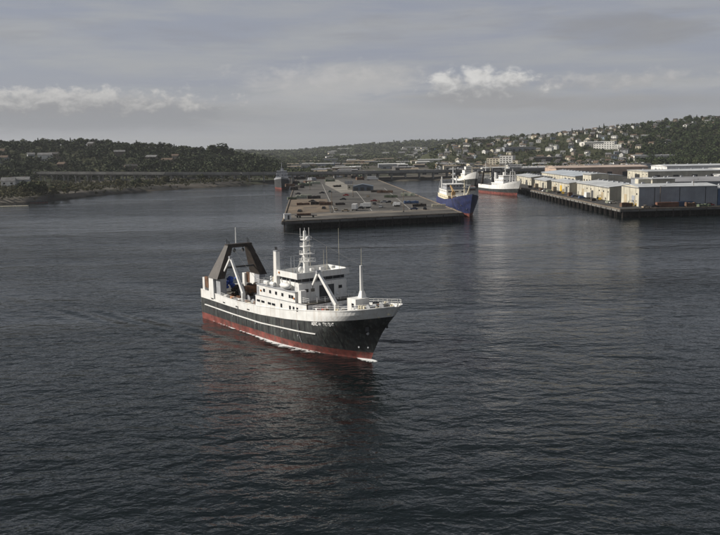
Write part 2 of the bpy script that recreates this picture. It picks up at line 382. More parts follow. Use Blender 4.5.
for k, (px, py, w) in enumerate(((345, 207, 9), (385, 205, 12), (420, 203, 8), (340, 196, 12), (375, 195, 10), (310, 208, 8), (400, 210, 9), (360, 200, 7), (310, 183, 14), (335, 203, 6), (440, 208, 7), (390, 188, 12))):
    x, y = at(px, py, DZ); MB().box((x - mox, y - moy, DZ - .002), (w, w * U(.5, 1.4), .012 + .0004 * k), U(-.2, .2)).build('paving_patch', PATCH, main_pier)
DOCK = [(134.2, 446), (430, 486), (700, 520), (700, 1120), (126, 1120), (129.4, 700)]
dock, (dox, doy) = pier('warehouse_pier', DOCK, [0, 5], 'broad warehouse pier on dark timber piles along the right shore', top=mat('dark_asphalt', (.042, .041, .040), .9, .3, .05))

# ------------------------------------------------------------------ elevated road bridge
BRC = mat('bridge_concrete', (.27, .265, .25), .9, .15, .08, streak=((.07, .065, .06), .4))
def bridge():
    path = [Vector((-372, 1012)), Vector((-300, 996)), Vector((-215, 978)), Vector((-130, 972)), Vector((-50, 988)), Vector((30, 1004)), Vector((110, 1008)), Vector((190, 1010)), Vector((300, 1016))]
    root = empty('road_bridge', (path[0].x, path[0].y, 0), 0, 'long grey elevated road bridge on tall columns running behind the pier', 'bridge')
    o = path[0]; zt0 = 0.0; deck = MB(); par1 = MB(); par2 = MB()
    col0 = None; shade_gird = [MB(), MB()]
    def zt_(x): return lerp_tab([(-372, 16.4), (-20, 10.8), (300, 10.2)], x)
    for a, b in zip(path, path[1:]):
        za, zb = zt_(a.x), zt_(b.x)
        d = (b - a).normalized(); nrm = Vector((-d.y, d.x)); L = (b - a).length
        ex = d * .02
        deck.bar((a.x - o.x, a.y - o.y, za - .8), (b.x - o.x, b.y - o.y, zb - .8), 13, 1.6)
        for s, pm in ((-1, par1), (1, par2)):
            p, q = a - o + nrm * s * 6.3, b - o + nrm * s * 6.3
            pm.bar((p.x, p.y, za + .5), (q.x, q.y, zb + .5), .3, 1.0)
        for s, gm in ((-1, shade_gird[0]), (1, shade_gird[1])):
            p, q = a - o + nrm * s * 4.6, b - o + nrm * s * 4.6
            gm.bar((p.x, p.y, za - 2.15), (q.x, q.y, zb - 2.15), .6, 1.0)
        k = max(1, round(L / 15))
        for i in range(k):
            c = a + (b - a) * ((i + .5) / k)
            ang = math.atan2(nrm.y, nrm.x)
            zc = zt_(c.x)
            for s in (-1, 1):
                w = c - o + nrm * s * 4.2
                if col0 is None: col0 = MB().box((0, 0, -13), (1.3, 1.3, 13)).build('column', BRC, root, (w.x, w.y, zc - 4.0), ang)
                else: shared(col0, 'column', root, (w.x, w.y, zc - 4.0), ang)
            w = c - o
            MB().box((0, 0, zc - 4.0), (12.4, 1.5, 1.3)).build('cross_beam', BRC, root, (w.x, w.y, 0), ang)
    for gm in shade_gird: gm.build('shade_girder', CONCD, root)  # dark beams added to thicken the shaded band under the deck
    deck.build('deck', BRC, root); par1.build('parapet', BRC, root); par2.build('parapet', BRC, root)
bridge()

# ------------------------------------------------------------------ ships
class Hull:
    """x forward, y port, z up; levels are functions of x"""
    def __init__(s, xs, stem, B, Le, zt, zb, zr=1.4, p=(2.0, 2.7), bs=.9, tuck=.5):
        s.xs, s.stem, s.B, s.Le, s.zt, s.zb, s.zr, s.p, s.bs, s.tuck = xs, stem, B, Le, zt, zb, zr, p, bs, tuck
    def hb(s, x, z):
        st = lerp_tab(s.stem, z); t = min(1, max(0, z / 9.0)); Le = s.Le[0] + (s.Le[1] - s.Le[0]) * t
        u = max(0, st - x) / Le; pw = s.p[0] + (s.p[1] - s.p[0]) * t
        f = 1 - (1 - u) ** pw if u < 1 else 1
        aft = s.bs + (1 - s.bs) * sstep(s.xs, s.xs + 18, x)
        low = 1 - .05 * (1 - sstep(-2, 3, z))
        return s.B * f * aft * low
    def surf(s, z0, z1, nz=4, nx=56, off=0.0, x0=None, x1=None, side=(1, -1), transom=True):
        mb = MB(); rows = {1: [], -1: []}
        for j in range(nz + 1):
            t = j / nz
            for sd in side: rows[sd].append([])
            for i in range(nx + 1):
                si = i / nx; si = 1 - (1 - si) ** 1.5
                xa = s.xs if x0 is None else x0
                # stem is fixed by z, z by x: two rounds suffice
                xe = lerp_tab(s.stem, 3) if x1 is None else x1; x = xa + si * (xe - xa)
                for _ in range(3):
                    za, zb_ = z0(x), z1(x); z = za + (zb_ - za) * t
                    if x1 is None: xe = lerp_tab(s.stem, z)
                    x = xa + si * (xe - xa)
                b = s.hb(x, z) + off
                if i == nx and x1 is None: b = max(0.02, off)
                for sd in side: rows[sd][j].append((x, sd * b, z))
        for sd in side:
            base = len(mb.v); m = nx + 1
            for r in rows[sd]: mb.v += r
            for j in range(nz):
                for i in range(nx):
                    q = (base + j * m + i, base + j * m + i + 1, base + (j + 1) * m + i + 1, base + (j + 1) * m + i)
                    mb.f.append(q if sd < 0 else q[::-1])
        if transom and len(side) == 2 and x0 is None:
            a = [r[0] for r in rows[-1]]; c = [r[0] for r in rows[1]]
            for j in range(nz): mb.add([a[j], a[j + 1], c[j + 1], c[j]], [(0, 1, 2, 3)])
        if x1 is None and len(side) == 2:
            a = [r[-1] for r in rows[-1]]; c = [r[-1] for r in rows[1]]
            for j in range(nz): mb.add([a[j], c[j], c[j + 1], a[j + 1]], [(0, 1, 2, 3)])
        return mb
    def bulwark(s, z0, z1, th=.22, **k):
        a = s.surf(z0, z1, 2, **k); b = s.surf(z0, z1, 2, off=-th, **k); n = len(a.v)
        mb = MB(); mb.v = a.v + b.v; mb.f = a.f + [tuple(i + n for i in q)[::-1] for q in b.f]
        # cap
        nx = k.get('nx', 56); m = nx + 1
        for blk in range(2):
            o = blk * 3 * m + 2 * m
            for i in range(nx): mb.f.append((o + i, o + i + 1, n + o + i + 1, n + o + i))
        return mb
    def deck(s, x0, x1, zf, inset=.2, n=24):
        mb = MB(); L = []; 
        for i in range(n + 1):
            x = x0 + (x1 - x0) * i / n; z = zf(x); b = max(.02, s.hb(x, z) - inset); L.append((x, b, z))
        for (xa, ba, za), (xb, bb, zb) in zip(L, L[1:]):
            mb.add([(xa, -ba, za), (xb, -bb, zb), (xb, bb, zb), (xa, ba, za)], [(0, 1, 2, 3)])
        return mb
def T(*pts): return lambda x: lerp_tab(pts, x)
def C_(v): return lambda x: v
def railing(pts, h=1.0, r=.035, gap=1.6, rows=3):
    mb = MB()
    for a, b in zip(pts, pts[1:]):
        a, b = Vector(a), Vector(b); n = max(1, int((b - a).length / gap))
        for i in range(n + 1):
            p = a + (b - a) * i / n; mb.tube(p, p + Vector((0, 0, h)), r, n=5)
        for k in range(rows):
            dz = Vector((0, 0, h * (k + 1) / rows)); mb.tube(a + dz, b + dz, r * .8, n=5)
    return mb
def side_windows(root, xs, y, z, w=.75, h=.6, name='window'):
    s = -1 if y < 0 else 1
    for x in xs: MB().box((x, y + s * .03, z - h / 2), (w, .08, h)).build(name, GLASS, root)

def hero():
    O = (1.7 - 29 * math.cos(rad(-54)), 153.4 - 29 * math.sin(rad(-54)), 0)
    R = empty('stern_trawler', O, rad(-54), 'black-hulled stern trawler with white wheelhouse steaming across open water', 'trawler')
    stem = [(-3, 27.5), (0, 29), (1.4, 29.7), (5, 32.0), (8, 34.6), (11, 37.2)]
    zb = T((-28, 4.9), (-10, 4.75), (0, 4.9), (10, 5.5), (20, 6.5), (28, 7.7), (37.5, 9.3))
    zt = T((-28, 6.7), (-10, 6.3), (0, 6.6), (10, 7.3), (20, 8.5), (28, 9.5), (37.5, 11.0))
    H = Hull(-28, stem, 6.2, (26, 14), zt, zb, bs=.93, p=(2.0, 3.6))
    H.surf(C_(-3), C_(1.45), 4).build('hull_bottom', REDH, R, smooth=False)
    side = H.surf(C_(1.45), zb, 7).build('hull_side', BLACKH, R)
    H.bulwark(zb, zt).build('bulwark', WHITE, R)
    dz = T((-28, 5.6), (-2, 5.5), (10, 6.3), (20, 7.7), (24, 8.6), (28, 9.0), (37.5, 10.4))
    H.deck(-27.9, 36.2, dz).build('deck', DECKG, R)
    # rubbing strake: white pipe-like moulding on both sides
    zs = T((-25, 3.45), (0, 3.2), (19.5, 4.0))
    for sd in (1, -1):
        mb = MB(); L = []
        for i in range(46):
            x = -26 + 45.5 * i / 45; z = zs(x); L.append((x, z, H.hb(x, z)))
        for (xa, za, ba), (xb, zb_, bb) in zip(L, L[1:]):
            mb.add([(xa, sd * (ba - .03), za - .13), (xb, sd * (bb - .03), zb_ - .13), (xb, sd * (bb + .14), zb_ - .09), (xa, sd * (ba + .14), za - .09),
                    (xb, sd * (bb + .14), zb_ + .09), (xa, sd * (ba + .14), za + .09), (xb, sd * (bb - .03), zb_ + .13), (xa, sd * (ba - .03), za + .13)],
                   [(0, 1, 2, 3), (3, 2, 4, 5), (5, 4, 6, 7)])
        mb.build('rubbing_strake', WHITE, R)
    # gunwale pipe, black line under the white bulwark
    for sd in (1, -1):
        mb = MB()
        for i in range(60):
            xa = -27.9 + 64.6 * i / 60; xb = -27.9 + 64.6 * (i + 1) / 60
            mb.bar((xa, sd * (H.hb(xa, zt(xa)) - .1), zt(xa) + .05), (xb, sd * (H.hb(xb, zt(xb)) - .1), zt(xb) + .05), .34, .14)
        mb.build('gunwale', WHITE, R)
    # name on both bows: lettering too blurred to read, built as two rows of letter strokes
    G = {'a': [(0, 0, .5, 1), (.5, 1, 1, 0), (.2, .35, .8, .35)], 'r': [(0, 0, 0, 1), (0, 1, .9, .8), (.9, .8, 0, .5), (.2, .5, 1, 0)], 'c': [(1, 1, 0, 1), (0, 1, 0, 0), (0, 0, 1, 0)],
         't': [(0, 1, 1, 1), (.5, 0, .5, 1)], 'e': [(1, 1, 0, 1), (0, 1, 0, 0), (0, 0, 1, 0), (0, .5, .8, .5)], 'n': [(0, 0, 0, 1), (0, 1, 1, 0), (1, 0, 1, 1)], 'i': [(.5, 0, .5, 1)], 'u': [(0, 1, 0, 0), (0, 0, 1, 0), (1, 0, 1, 1)]}
    for sd in (-1, 1):
        xx = 19.0
        for word in (('aercan', 'trient') if sd < 0 else ('tneirt', 'nacrea')):
            mb = MB()
            for ch in word:
                for (a, b, c, d) in G[ch]:
                    if sd > 0: a, c = 1 - a, 1 - c
                    p = []
                    for q, w in ((a, b), (c, d)):
                        x = xx + q * .36; z = 5.72 + (x - 19) * .105 + w * .52
                        p.append((x, sd * (H.hb(x, z) + .03), z))
                    mb.bar(p[0], p[1], .05, .15)
                xx += .50
            xx += .50
            mb.build('bow_lettering', WHITE, R)['kind'] = 'stuff'
    # bow emblem, anchor pocket, draught dots
    for x, z, r in ((30.4, 5.4, .34), (27.6, 2.4, .2), (29.2, 2.5, .2)):
        y = -H.hb(x, z)
        MB().tube((x, y + .1, z), (x + .03, y - .06, z), r, n=10).build('hull_fitting', GREYP, R)
    MB().box((31.0, -H.hb(31, 6.4) - .05, 5.9), (.7, .35, .9), rad(35)).build('anchor', DGREY, R)
    MB().box((31.0, H.hb(31, 6.4) + .05, 5.9), (.7, .35, .9), rad(-35)).build('anchor', DGREY, R)
    # scuppers/freeing ports as dark slots low in the bulwark
    for x in (-22, -16, -10, -5):
        z = zb(x) + .42; MB().box((x, -H.hb(x, z) - .01, z - .12), (1.0, .06, .24)).build('freeing_port', BLACKR, R)
    # overboard discharge pipes staining the side
    for x in (-12, -2, 8.5, 14):
        z = 2.9; y = -H.hb(x, z); MB().tube((x, y + .1, z), (x, y - .12, z), .14, n=8).build('discharge_pipe', GREYP, R)
    for x in (-9.5, 14.5):
        mb = MB()
        for k in range(6):
            za, zb2 = 1.6 + k * .62, 1.6 + (k + 1) * .62; mb.bar((x, -H.hb(x, za) - .04, za), (x, -H.hb(x, zb2) - .04, zb2), .16, .06)
        mb.build('hull_ladder_guard', GREYP, R)

    # ---- stern: quarter blocks, gantry, net reel, knuckle crane
    for sd in (1, -1):
        MB().box((-26.6, sd * 5.1, 5.6), (1.0, 1.1, 4.0)).build('stern_post', WHITE, R)
        MB().box((-21.9, sd * 5.2, 5.5), (2.4, 1.9, 4.6), tx=.86).build('gantry_pedestal', WHITE, R)
        MB().box((-19.5, sd * 4.9, 5.5), (2.3, 1.5, 4.52)).build('gantry_base', GREYP, R)
        MB().box((-25.2, sd * 5.4, 7.4), (2.0, .5, 2.4), rad(4 * sd)).build('trawl_door', BROWN, R)
    mb = MB().box((-27.2, 0, 5.4), (.5, 9.0, 1.7)); mb.build('stern_bulwark', WHITE, R)
    g = MB()
    for sd in (1, -1):                                        # raked box legs, wide at the foot
        a = [(-23.0, sd * 6.3, 10.0), (-18.5, sd * 6.3, 10.0), (-18.5, sd * 4.4, 10.0), (-23.0, sd * 4.4, 10.0)]
        b = [(-20.7, sd * 2.9, 17.3), (-19.2, sd * 2.9, 17.3), (-19.2, sd * 1.7, 17.3), (-20.7, sd * 1.7, 17.3)]
        m = MB().add(a + b, [(0, 1, 2, 3), (4, 5, 6, 7), (0, 1, 5, 4), (1, 2, 6, 5), (2, 3, 7, 6), (3, 0, 4, 7)])
        m.build('gantry_leg', DARKW, R)
        for k in range(3): MB().tube((-19.9 + (k - 1) * .6, sd * (2.6 - .1 * k), 17.2), (-19.9 + (k - 1) * .6, sd * 2.6, 18.5 - .25 * k), .07, n=6).build('gantry_light_post', DGREY, R)
    MB().box((-19.9, 0, 16.6), (1.5, 6.0, .8)).build('gantry_beam', DARKW, R)
    MB().box((-19.9, 0, 12.0), (.5, 8.0, .4)).build('gantry_tie', DGREY, R)
    for y in (-1.2, .9):
        b = MB().tube((-19.9, y, 15.9), (-19.9, y + .3, 15.9), .4, n=10).build('hanging_block', DGREY, R)
        MB().tube((-19.9, y + .15, 16.6), (-19.9, y + .15, 16.2), .06, n=5).build('shackle', DGREY, b)
    MB().tube((-19.9, -.6, 17.5), (-19.9, -.6, 21.0), .16, .10, 8).build('stern_light_mast', WHITE, R)
    rl = MB(); rl.tube((-14.6, -2.2, 7.4), (-14.6, 2.2, 7.4), 1.2, n=16); rl.build('net_reel', BROWN, R, smooth=False)
    for y in (-2.4, 2.4): MB().tube((-14.6, y - .12, 7.4), (-14.6, y + .12, 7.4), 1.6, n=16).build('reel_flange', DGREY, R)
    mb = MB()                                                 # heaped blue net
    for k in range(16): mb.sphere((U(-21.6, -19.6), U(-3.0, -.6), U(7.6, 10.0)), U(.35, .65), .8, 7, 5)
    mb.build('blue_net_heap', BLUEN, R)
    mb = MB()
    for k in range(70): mb.sphere((U(-20, -7), U(-2.6, 4.2), U(5.8, 8.0)), U(.4, .9), .8, 7, 5)
    mb.build('dark_net_heap', mat('dark_net', (.05, .04, .032), .9, .4, 2.0, bump=.08), R)
    def knuckle(base, elbow, tip, name, w=.55):
        MB().tube((base[0], base[1], base[2]), (base[0], base[1], base[2] + 2.2), .55, .45, 10).build(name + '_pedestal', WHITE, R)
        p0 = Vector((base[0], base[1], base[2] + 2.1)); mid = Vector(elbow)
        bm = MB().bar(p0, mid, w, w * 1.15, w * .8, w * .85).build(name + '_boom', WHITE, R)
        MB().tube(mid + Vector((0, -.4, 0)), mid + Vector((0, .4, 0)), .34, n=10).build('knuckle_joint', GREYP, bm)
        MB().bar(mid, tip, w * .75, w * .8, w * .45, w * .5).build(name + '_jib', WHITE, R)
        q = p0 + (mid - p0) * .45
        MB().tube(p0 + Vector((-.5, 0, -.9)), q + Vector((-.1, 0, -.35)), .13, .1, 7).build('hydraulic_ram', GREYP, bm)
        MB().tube(tip, (tip[0], tip[1], tip[2] - 1.2), .05, n=5).build('hook_wire', DGREY, bm)
    knuckle((-10.6, -4.2, 5.6), (-15.6, -4.3, 15.0), (-18.3, -4.6, 11.7), 'aft_crane')
    # deck machinery between gantry and house
    def winch(x, y, z, m, s=1.0):
        w = MB().tube((x, y - .9 * s, z + .7 * s), (x, y + .9 * s, z + .7 * s), .55 * s, n=12).build('winch_drum', m, R)
        for q in (-1, 1): MB().tube((x, y + q * .9 * s - .07, z + .7 * s), (x, y + q * .9 * s + .07, z + .7 * s), .85 * s, n=12).build('drum_flange', GREYP, w)
        MB().box((x - .2 * s, y, z), (1.4 * s, 2.6 * s, .4 * s)).build('winch_bed', DGREY, w)
    winch(-9.5, -2.6, 5.6, DGREY, 1.2); winch(-9.5, 2.4, 5.6, DGREY, 1.2); winch(-6.0, -3.5, 5.6, BROWN); winch(-6.0, 3.0, 5.6, DGREY); winch(-12.5, 0.6, 5.6, BROWN)
    MB().box((-10.2, 4.6, 5.5), (4.2, 2.0, 4.9)).build('port_store_house', OFFW, R)
    MB().box((-3.2, 1.2, 5.5), (2.6, 5.0, 3.0)).build('winch_house', GREYP, R)
    for x, y, m, s in ((-8.0, -4.7, BROWN, .9), (-11.4, -4.6, WHITE, .8), (-6.6, -5.0, OFFW, .7), (-4.3, -4.8, BROWN, .8), (-12.4, -4.9, GREYP, .7), (-14.9, -4.6, ORANGE, .8), (-17.2, -4.8, WHITE, .9), (-8.6, .1, BROWN, 1.1), (-12.0, 3.0, ORANGE, .9), (-5.2, -1.0, BROWN, 1.0)):
        MB().box((x, y, 5.55), (s * 1.5, s, s * 1.2), U(-.3, .3), .9, .9).build('deck_locker', m, R)
    # ---- deckhouse: lower tier flush with the side, upper tier, wheelhouse
    low = [(-1.6, -6.05), (18.6, -6.0), (19.6, -4.9), (19.6, 4.9), (18.6, 6.0), (-1.6, 6.05)]
    lo = H.surf(T((-2, 6.2), (10, 7.0), (20, 8.2)), T((-2, 8.7), (16, 9.2), (20, 9.6)), 2, 20, -.03, -1.8, 17.5, transom=False)
    lo.build('lower_house_side', WHITE, R)
    H.deck(-1.8, 17.5, T((-2, 8.66), (16, 9.16), (20, 9.56)), .05).build('house_deck', DECKG, R)
    MB().box((-1.75, 0, 5.5), (.1, 12.0, 3.1)).build('house_aft_bulkhead', WHITE, R)
    MB().box((17.4, 0, 7.2), (.1, 11.6, 1.9)).build('house_front_bulkhead', WHITE, R)
    MB().box((6.0, 0, 8.7), (14.6, 12.1, 2.3)).build('upper_house', WHITE, R)
    MB().box((6.0, 0, 11.0), (15.0, 12.4, .14)).build('boat_deck', GREYP, R)
    MB().box((9.4, .4, 11.14), (6.6, 10.6, 1.6)).build('wheelhouse', WHITE, R)
    MB().box((9.45, .4, 12.74), (6.7, 10.7, .75)).build('wheelhouse_window_band', GLASS, R)
    for k in range(6): MB().box((12.82, -4.2 + k * 1.8, 12.74), (.08, .07, .75)).build('window_mullion', GREYP, R)
    for k in range(4): MB().box((7.0 + k * 1.6, -4.98, 12.74), (.07, .08, .75)).build('window_mullion', GREYP, R)
    MB().box((9.7, .5, 13.49), (7.6, 12.2, .16)).build('wheelhouse_roof', WHITE, R)
    fb = MB()
    for a, b in (((6.0, -5.5), (13.4, -5.5)), ((13.4, -5.5), (13.4, 6.5)), ((13.4, 6.5), (6.0, 6.5)), ((6.0, 6.5), (6.0, -5.5))):
        fb.bar((a[0], a[1], 14.15), (b[0], b[1], 14.15), .12, .98)
    fb.build('flying_bridge_screen', WHITE, R)
    # tall front below the wheelhouse
    MB().box((12.9, .2, 8.9), (1.4, 11.0, 3.7)).build('house_front', WHITE, R)
    MB().box((13.63, 1.0, 9.3), (.08, 3.4, 2.6)).build('hatch_door', DGREY, R)
    for y in (-3.6, -2.2, 4.2): MB().box((13.63, y, 10.9), (.08, .8, .6)).build('window', GLASS, R)
    side_windows(R, (-.6, 1.2, 3.8, 5.4), -6.18, 7.75, 1.15, .42)
    side_windows(R, (8.4, 11.6, 12.9, 14.2), -6.18, 7.95, .5, .75)
    side_windows(R, (1.6, 4.0, 6.3, 8.7, 11.4, 12.3), -6.06, 10.1, .62, .62)
    side_windows(R, (1.6, 4.0, 6.3, 8.7, 11.4, 12.3), 6.06, 10.1, .62, .62)
    MB().bar((-1.4, -6.2, 8.86), (17.4, -6.2, 9.18), .08, .12).build('house_moulding', GREYP, R)
    d = MB().box((-.9, -6.08, 8.85), (.8, .06, 1.8)).build('door', GREYP, R); MB().box((-.7, -6.13, 9.7), (.12, .06, .08)).build('door_handle', DGREY, d)
    # lifeboats and raft canisters on the boat deck
    for sd in (-1, 1):
        for x in (2.0, 4.4):
            c = MB().tube((x - .7, sd * 5.6, 11.65), (x + .7, sd * 5.6, 11.65), .42, n=10).build('life_raft_canister', WHITE, R)
            MB().box((x, sd * 5.6, 11.14), (.9, .5, .2)).build('raft_cradle', GREYP, c)
        b = MB(); b.sphere((9.4, sd * 5.7, 11.9), .75, .85, 10, 6); b.v = [((x - 9.4) * 2.6 + 9.4, y, z) for x, y, z in b.v]; b.build('lifeboat', ORANGE if sd > 0 else WHITE, R, smooth=True)
        for x in (7.9, 10.9): MB().tube((x, sd * 5.2, 11.1), (x, sd * 5.7, 13.2), .1, n=6).build('davit', WHITE, R)
    MB().box((14.4, -5.1, 9.1), (1.0, 1.2, 2.4)).build('bridge_wing_locker', WHITE, R)
    railing([(-1.4, -6.0, 11.1), (3.0, -6.1, 11.1)]).build('railing', WHITE, R)
    railing([(-1.4, 6.0, 11.1), (-1.4, -6.0, 11.1)]).build('railing', WHITE, R)
    railing([(13.4, -6.1, 11.1), (13.4, -5.6, 11.1)]).build('railing', WHITE, R)
    railing([(13.6, -5.6, 9.2), (17.2, -5.4, 9.3), (17.2, 5.4, 9.3), (13.6, 5.6, 9.2)]).build('railing', WHITE, R)
    # funnel with exhaust pipes
    for sd in (-1,):
        f = MB().box((4.9, sd * 4.9, 11.1), (1.25, .95, 7.0), tx=.8, ty=.85).build('funnel', WHITE, R)
        MB().box((4.9, sd * 4.9, 18.1), (1.06, .86, .2)).build('funnel_cap', GREYP, f)
        for k in range(2): MB().tube((4.65 + .5 * k, sd * 4.9, 18.4), (4.5 + .5 * k, sd * 4.9, 19.0), .13, n=7).build('exhaust_pipe', DGREY, f)
    # signal yard between funnel and mast
    ant = MB()
    for x, y, h in ((6.3, -3.9, 3.4), (7.6, -3.2, 3.0), (8.4, -3.0, 3.7), (5.6, -2.0, 3.2), (6.2, 1.5, 3.4)): ant.tube((x, y, 13.6), (x, y, 13.6 + h), .05, n=5)
    ant.tube((5.0, -4.7, 16.9), (7.6, -.4, 17.2), .05, n=5).tube((5.0, -4.7, 16.0), (7.6, -.4, 16.2), .04, n=5)
    ant.build('aerial_frame', GREYP, R)
    # main mast with platforms, radar scanners and dome
    m0 = Vector((7.6, .2, 13.6))
    MB().tube(m0, (7.4, .2, 22.0), .62, .28, 10).build('main_mast', WHITE, R)
    for sd in (-1, 1): MB().bar((6.2, .2 + sd * 1.5, 13.6), (7.4, .2, 18.2), .3, .3, .2, .2).build('mast_leg', WHITE, R)
    for z, w, dx in ((15.9, 2.8, .7), (17.4, 2.6, .6), (18.9, 2.1, .5), (20.2, 1.6, .3)):
        p = MB().box((7.5 + dx, .2, z), (1.6, w, .16)).build('mast_platform', WHITE, R)
        rr = railing([(7.5 + dx - .7, .2 - w / 2, z + .16), (7.5 + dx + .75, .2 - w / 2, z + .16), (7.5 + dx + .75, .2 + w / 2, z + .16)], .6, .03, .7, 2); rr.build('platform_rail', WHITE, p)
    for z, L, a in ((16.35, 2.3, .5), (18.35, 1.8, -.7)):
        s = MB().tube((8.7, .2, z - .2), (8.7, .2, z + .25), .2, n=8).build('radar_pedestal', WHITE, R)
        MB().box((8.7, .2, z + .25), (L, .28, .22), a).build('radar_scanner', WHITE, s)
    MB().sphere((8.5, .2, 20.5), .48, 1.1).build('radar_dome', WHITE, R, smooth=True)
    MB().sphere((10.6, -2.9, 14.9), .55, 1.1).build('satellite_dome', WHITE, R, smooth=True)
    MB().tube((10.6, -2.9, 13.6), (10.6, -2.9, 14.4), .16, n=7).build('dome_stand', WHITE, R)
    MB().tube((7.4, -1.0, 20.9), (7.4, 1.4, 20.9), .06, n=6).build('mast_yard', WHITE, R)
    for y in (-.8, 0.2, 1.2): MB().tube((7.4, y, 21.0), (7.4, y, 22.6), .05, n=5).build('mast_aerial', WHITE, R)
    # whip aerials on the bridge roof
    for x, y, h in ((12.8, 4.6, 9.0), (11.8, 2.4, 5.5), (12.8, 1.0, 5.0), (3.4, 3.9, 6.0), (26.2, .25, 3.6)):
        z0 = 13.6 if x < 20 else 16.5; MB().tube((x, y, z0), (x, y, z0 + h), .05, .025, 6).build('whip_aerial', OFFW, R)
    for x, y in ((12.6, -1.6), (12.6, 0.6), (12.4, 3.4)): MB().box((x, y, 14.75), (.5, .8, .5)).build('search_light', WHITE, R)
    # ---- foredeck: crane, cargo hatch, forecastle house with foremast, windlass
    knuckle((23.6, -3.6, 7.7), (18.2, -3.9, 15.3), (16.4, -4.0, 12.7), 'fore_crane', .6)
    MB().box((20.0, .6, 7.3), (4.2, 4.6, 1.1)).build('cargo_hatch', GREYP, R)
    for x, y, m, s in ((16.2, -4.6, WHITE, .9), (18.6, -4.6, WHITE, .7), (21.6, -4.6, BROWN, .9), (20.6, -4.2, REDP, .8), (22.5, 3.4, OFFW, 1.0), (18.4, 4.0, GREYP, 1.0), (24.6, -1.2, BROWN, .8)):
        MB().box((x, y, 7.0), (s * 1.3, s, s * 1.6 + .5), U(-.3, .3), .92, .92).build('deck_locker', m, R)
    MB().box((26.6, -.9, 8.4), (2.6, 3.0, 2.8)).build('forecastle_house', WHITE, R)
    MB().box((27.0, -2.43, 9.7), (.6, .08, .7)).build('window', GLASS, R)
    MB().box((26.6, .0, 11.2), (1.2, 1.1, 1.2), tx=.55, ty=.55).build('foremast_foot', WHITE, R)
    MB().tube((26.5, 0, 11.6), (26.4, 0, 17.0), .36, .24, 10).build('foremast', WHITE, R)
    MB().box((28.9, 0, 8.3), (.5, 4.2, 1.7), tx=.6).build('breakwater', WHITE, R)
    winch(31.4, -1.5, 9.4, GREYP, .85); winch(31.4, 1.5, 9.4, DGREY, .85)
    for x, y in ((33.4, -1.6), (33.4, 1.6), (30.0, -2.9), (30.0, 2.9), (25.2, -4.6)):
        b = MB()
        for q in (-.35, .35): b.tube((x + q, y, 8.8), (x + q, y, 10.5 if x > 26 else 9.4), .2, n=8)
        b.box((x, y, 8.7), (1.3, .6, .2)); b.build('bollard_pair', OFFW, R)
    for x, y, m, s in ((28.6, 1.6, DGREY, 1.0), (31.0, -.2, DGREY, .9), (33.0, .9, BROWN, .7), (35.2, -.6, OFFW, .6), (28.8, -2.9, GREYP, .8), (30.9, 3.0, OFFW, .8), (32.6, -.3, BROWN, .8), (29.6, -1.6, OFFW, .8), (30.2, 1.4, BROWN, .9), (34.6, 0, WHITE, .7), (29.8, -3.4, WHITE, .6), (32.0, -2.7, WHITE, .5)):
        MB().box((x, y, 9.25), (s, s, s * 1.15), U(-.4, .4), .85, .85).build('deck_fitting', m, R)
    for sd in (-1, 1):
        pts = [(x, sd * (H.hb(x, zt(x)) - .15), zt(x) + .1) for x in (19.5, 22, 25, 28, 30.5, 32.5, 34.5, 36, 36.9)]
        railing(pts, .75, .035, 1.4, 2).build('bow_railing', WHITE, R)
        pts = [(x, sd * (H.hb(x, zt(x)) - .15), zt(x) + .1) for x in (-18, -14, -9, -4, -2)]
        railing(pts, .6, .03, 1.8, 2).build('waist_railing', WHITE, R)
    # lifebuoys, vents, fish-deck clutter, plate seams
    for x, y, z in ((0.4, -6.12, 9.9), (13.0, -6.12, 9.9), (6.9, -5.58, 14.2)):
        MB().tube((x, y, z), (x, y - .1, z), .2, n=12).build('lifebuoy', ORANGE, R)
    for x, y in ((-.6, -3.0), (.8, 2.6), (3.0, .4), (2.2, -4.6), (-.4, 4.4), (14.6, -2.0), (15.2, 2.4), (16.4, .2)):
        z = 11.1 if x < 5 else 9.0; v_ = MB().tube((x, y, z), (x, y, z + 1.1), .16, n=8).build('vent_pipe', WHITE, R); MB().sphere((x, y, z + 1.15), .32, .7, 8, 5).build('vent_cowl', WHITE, v_)
    for x in (-24, -19.5, -15, -10.5, -6, -1.5, 3, 7.5, 12, 16.5, 21, 24.5):
        mb = MB()
        for k in range(7):
            za = 1.5 + (zb(x) - 1.5) * k / 7; zc = 1.5 + (zb(x) - 1.5) * (k + 1) / 7
            mb.bar((x, -H.hb(x, za) - .008, za), (x, -H.hb(x, zc) - .008, zc), .05, .03)
        mb.build('plate_seam', BLACKH, R)
    mb = MB()
    for k in range(30): mb.box((U(-19, -3), U(-5.2, 4.5), 5.55), (U(.3, 1.2), U(.3, .9), U(.3, 1.5)), U(0, 3), .9, .9)
    mb.build('deck_clutter', BROWN, R)['kind'] = 'stuff'
    for k in range(8): MB().box((U(14.5, 25), U(-4.6, 3.4), 7.2 + 0 * k), (U(.4, 1.0), U(.4, .9), U(1.2, 2.2)), U(0, 3), .9, .9).build('deck_locker', random.choice((WHITE, GREYP, BROWN, OFFW)), R)
    # rigging wires
    for n_, (a, b) in enumerate((((7.4, .2, 21.5), (26.4, 0, 16.9)), ((7.4, .2, 21.2), (-19.9, -.6, 20.8)), ((-19.9, -2.0, 17.2), (-3.5, -2.6, 8.4)), ((-19.9, 2.4, 17.2), (-3.5, 2.6, 8.4)), ((26.4, 0, 16.9), (36.4, 0, 11.2)))):
        MB().tube(a, b, .03, n=4).build('rigging_wire', DGREY, R)
    return R, H
hero_root, hero_hull = hero()

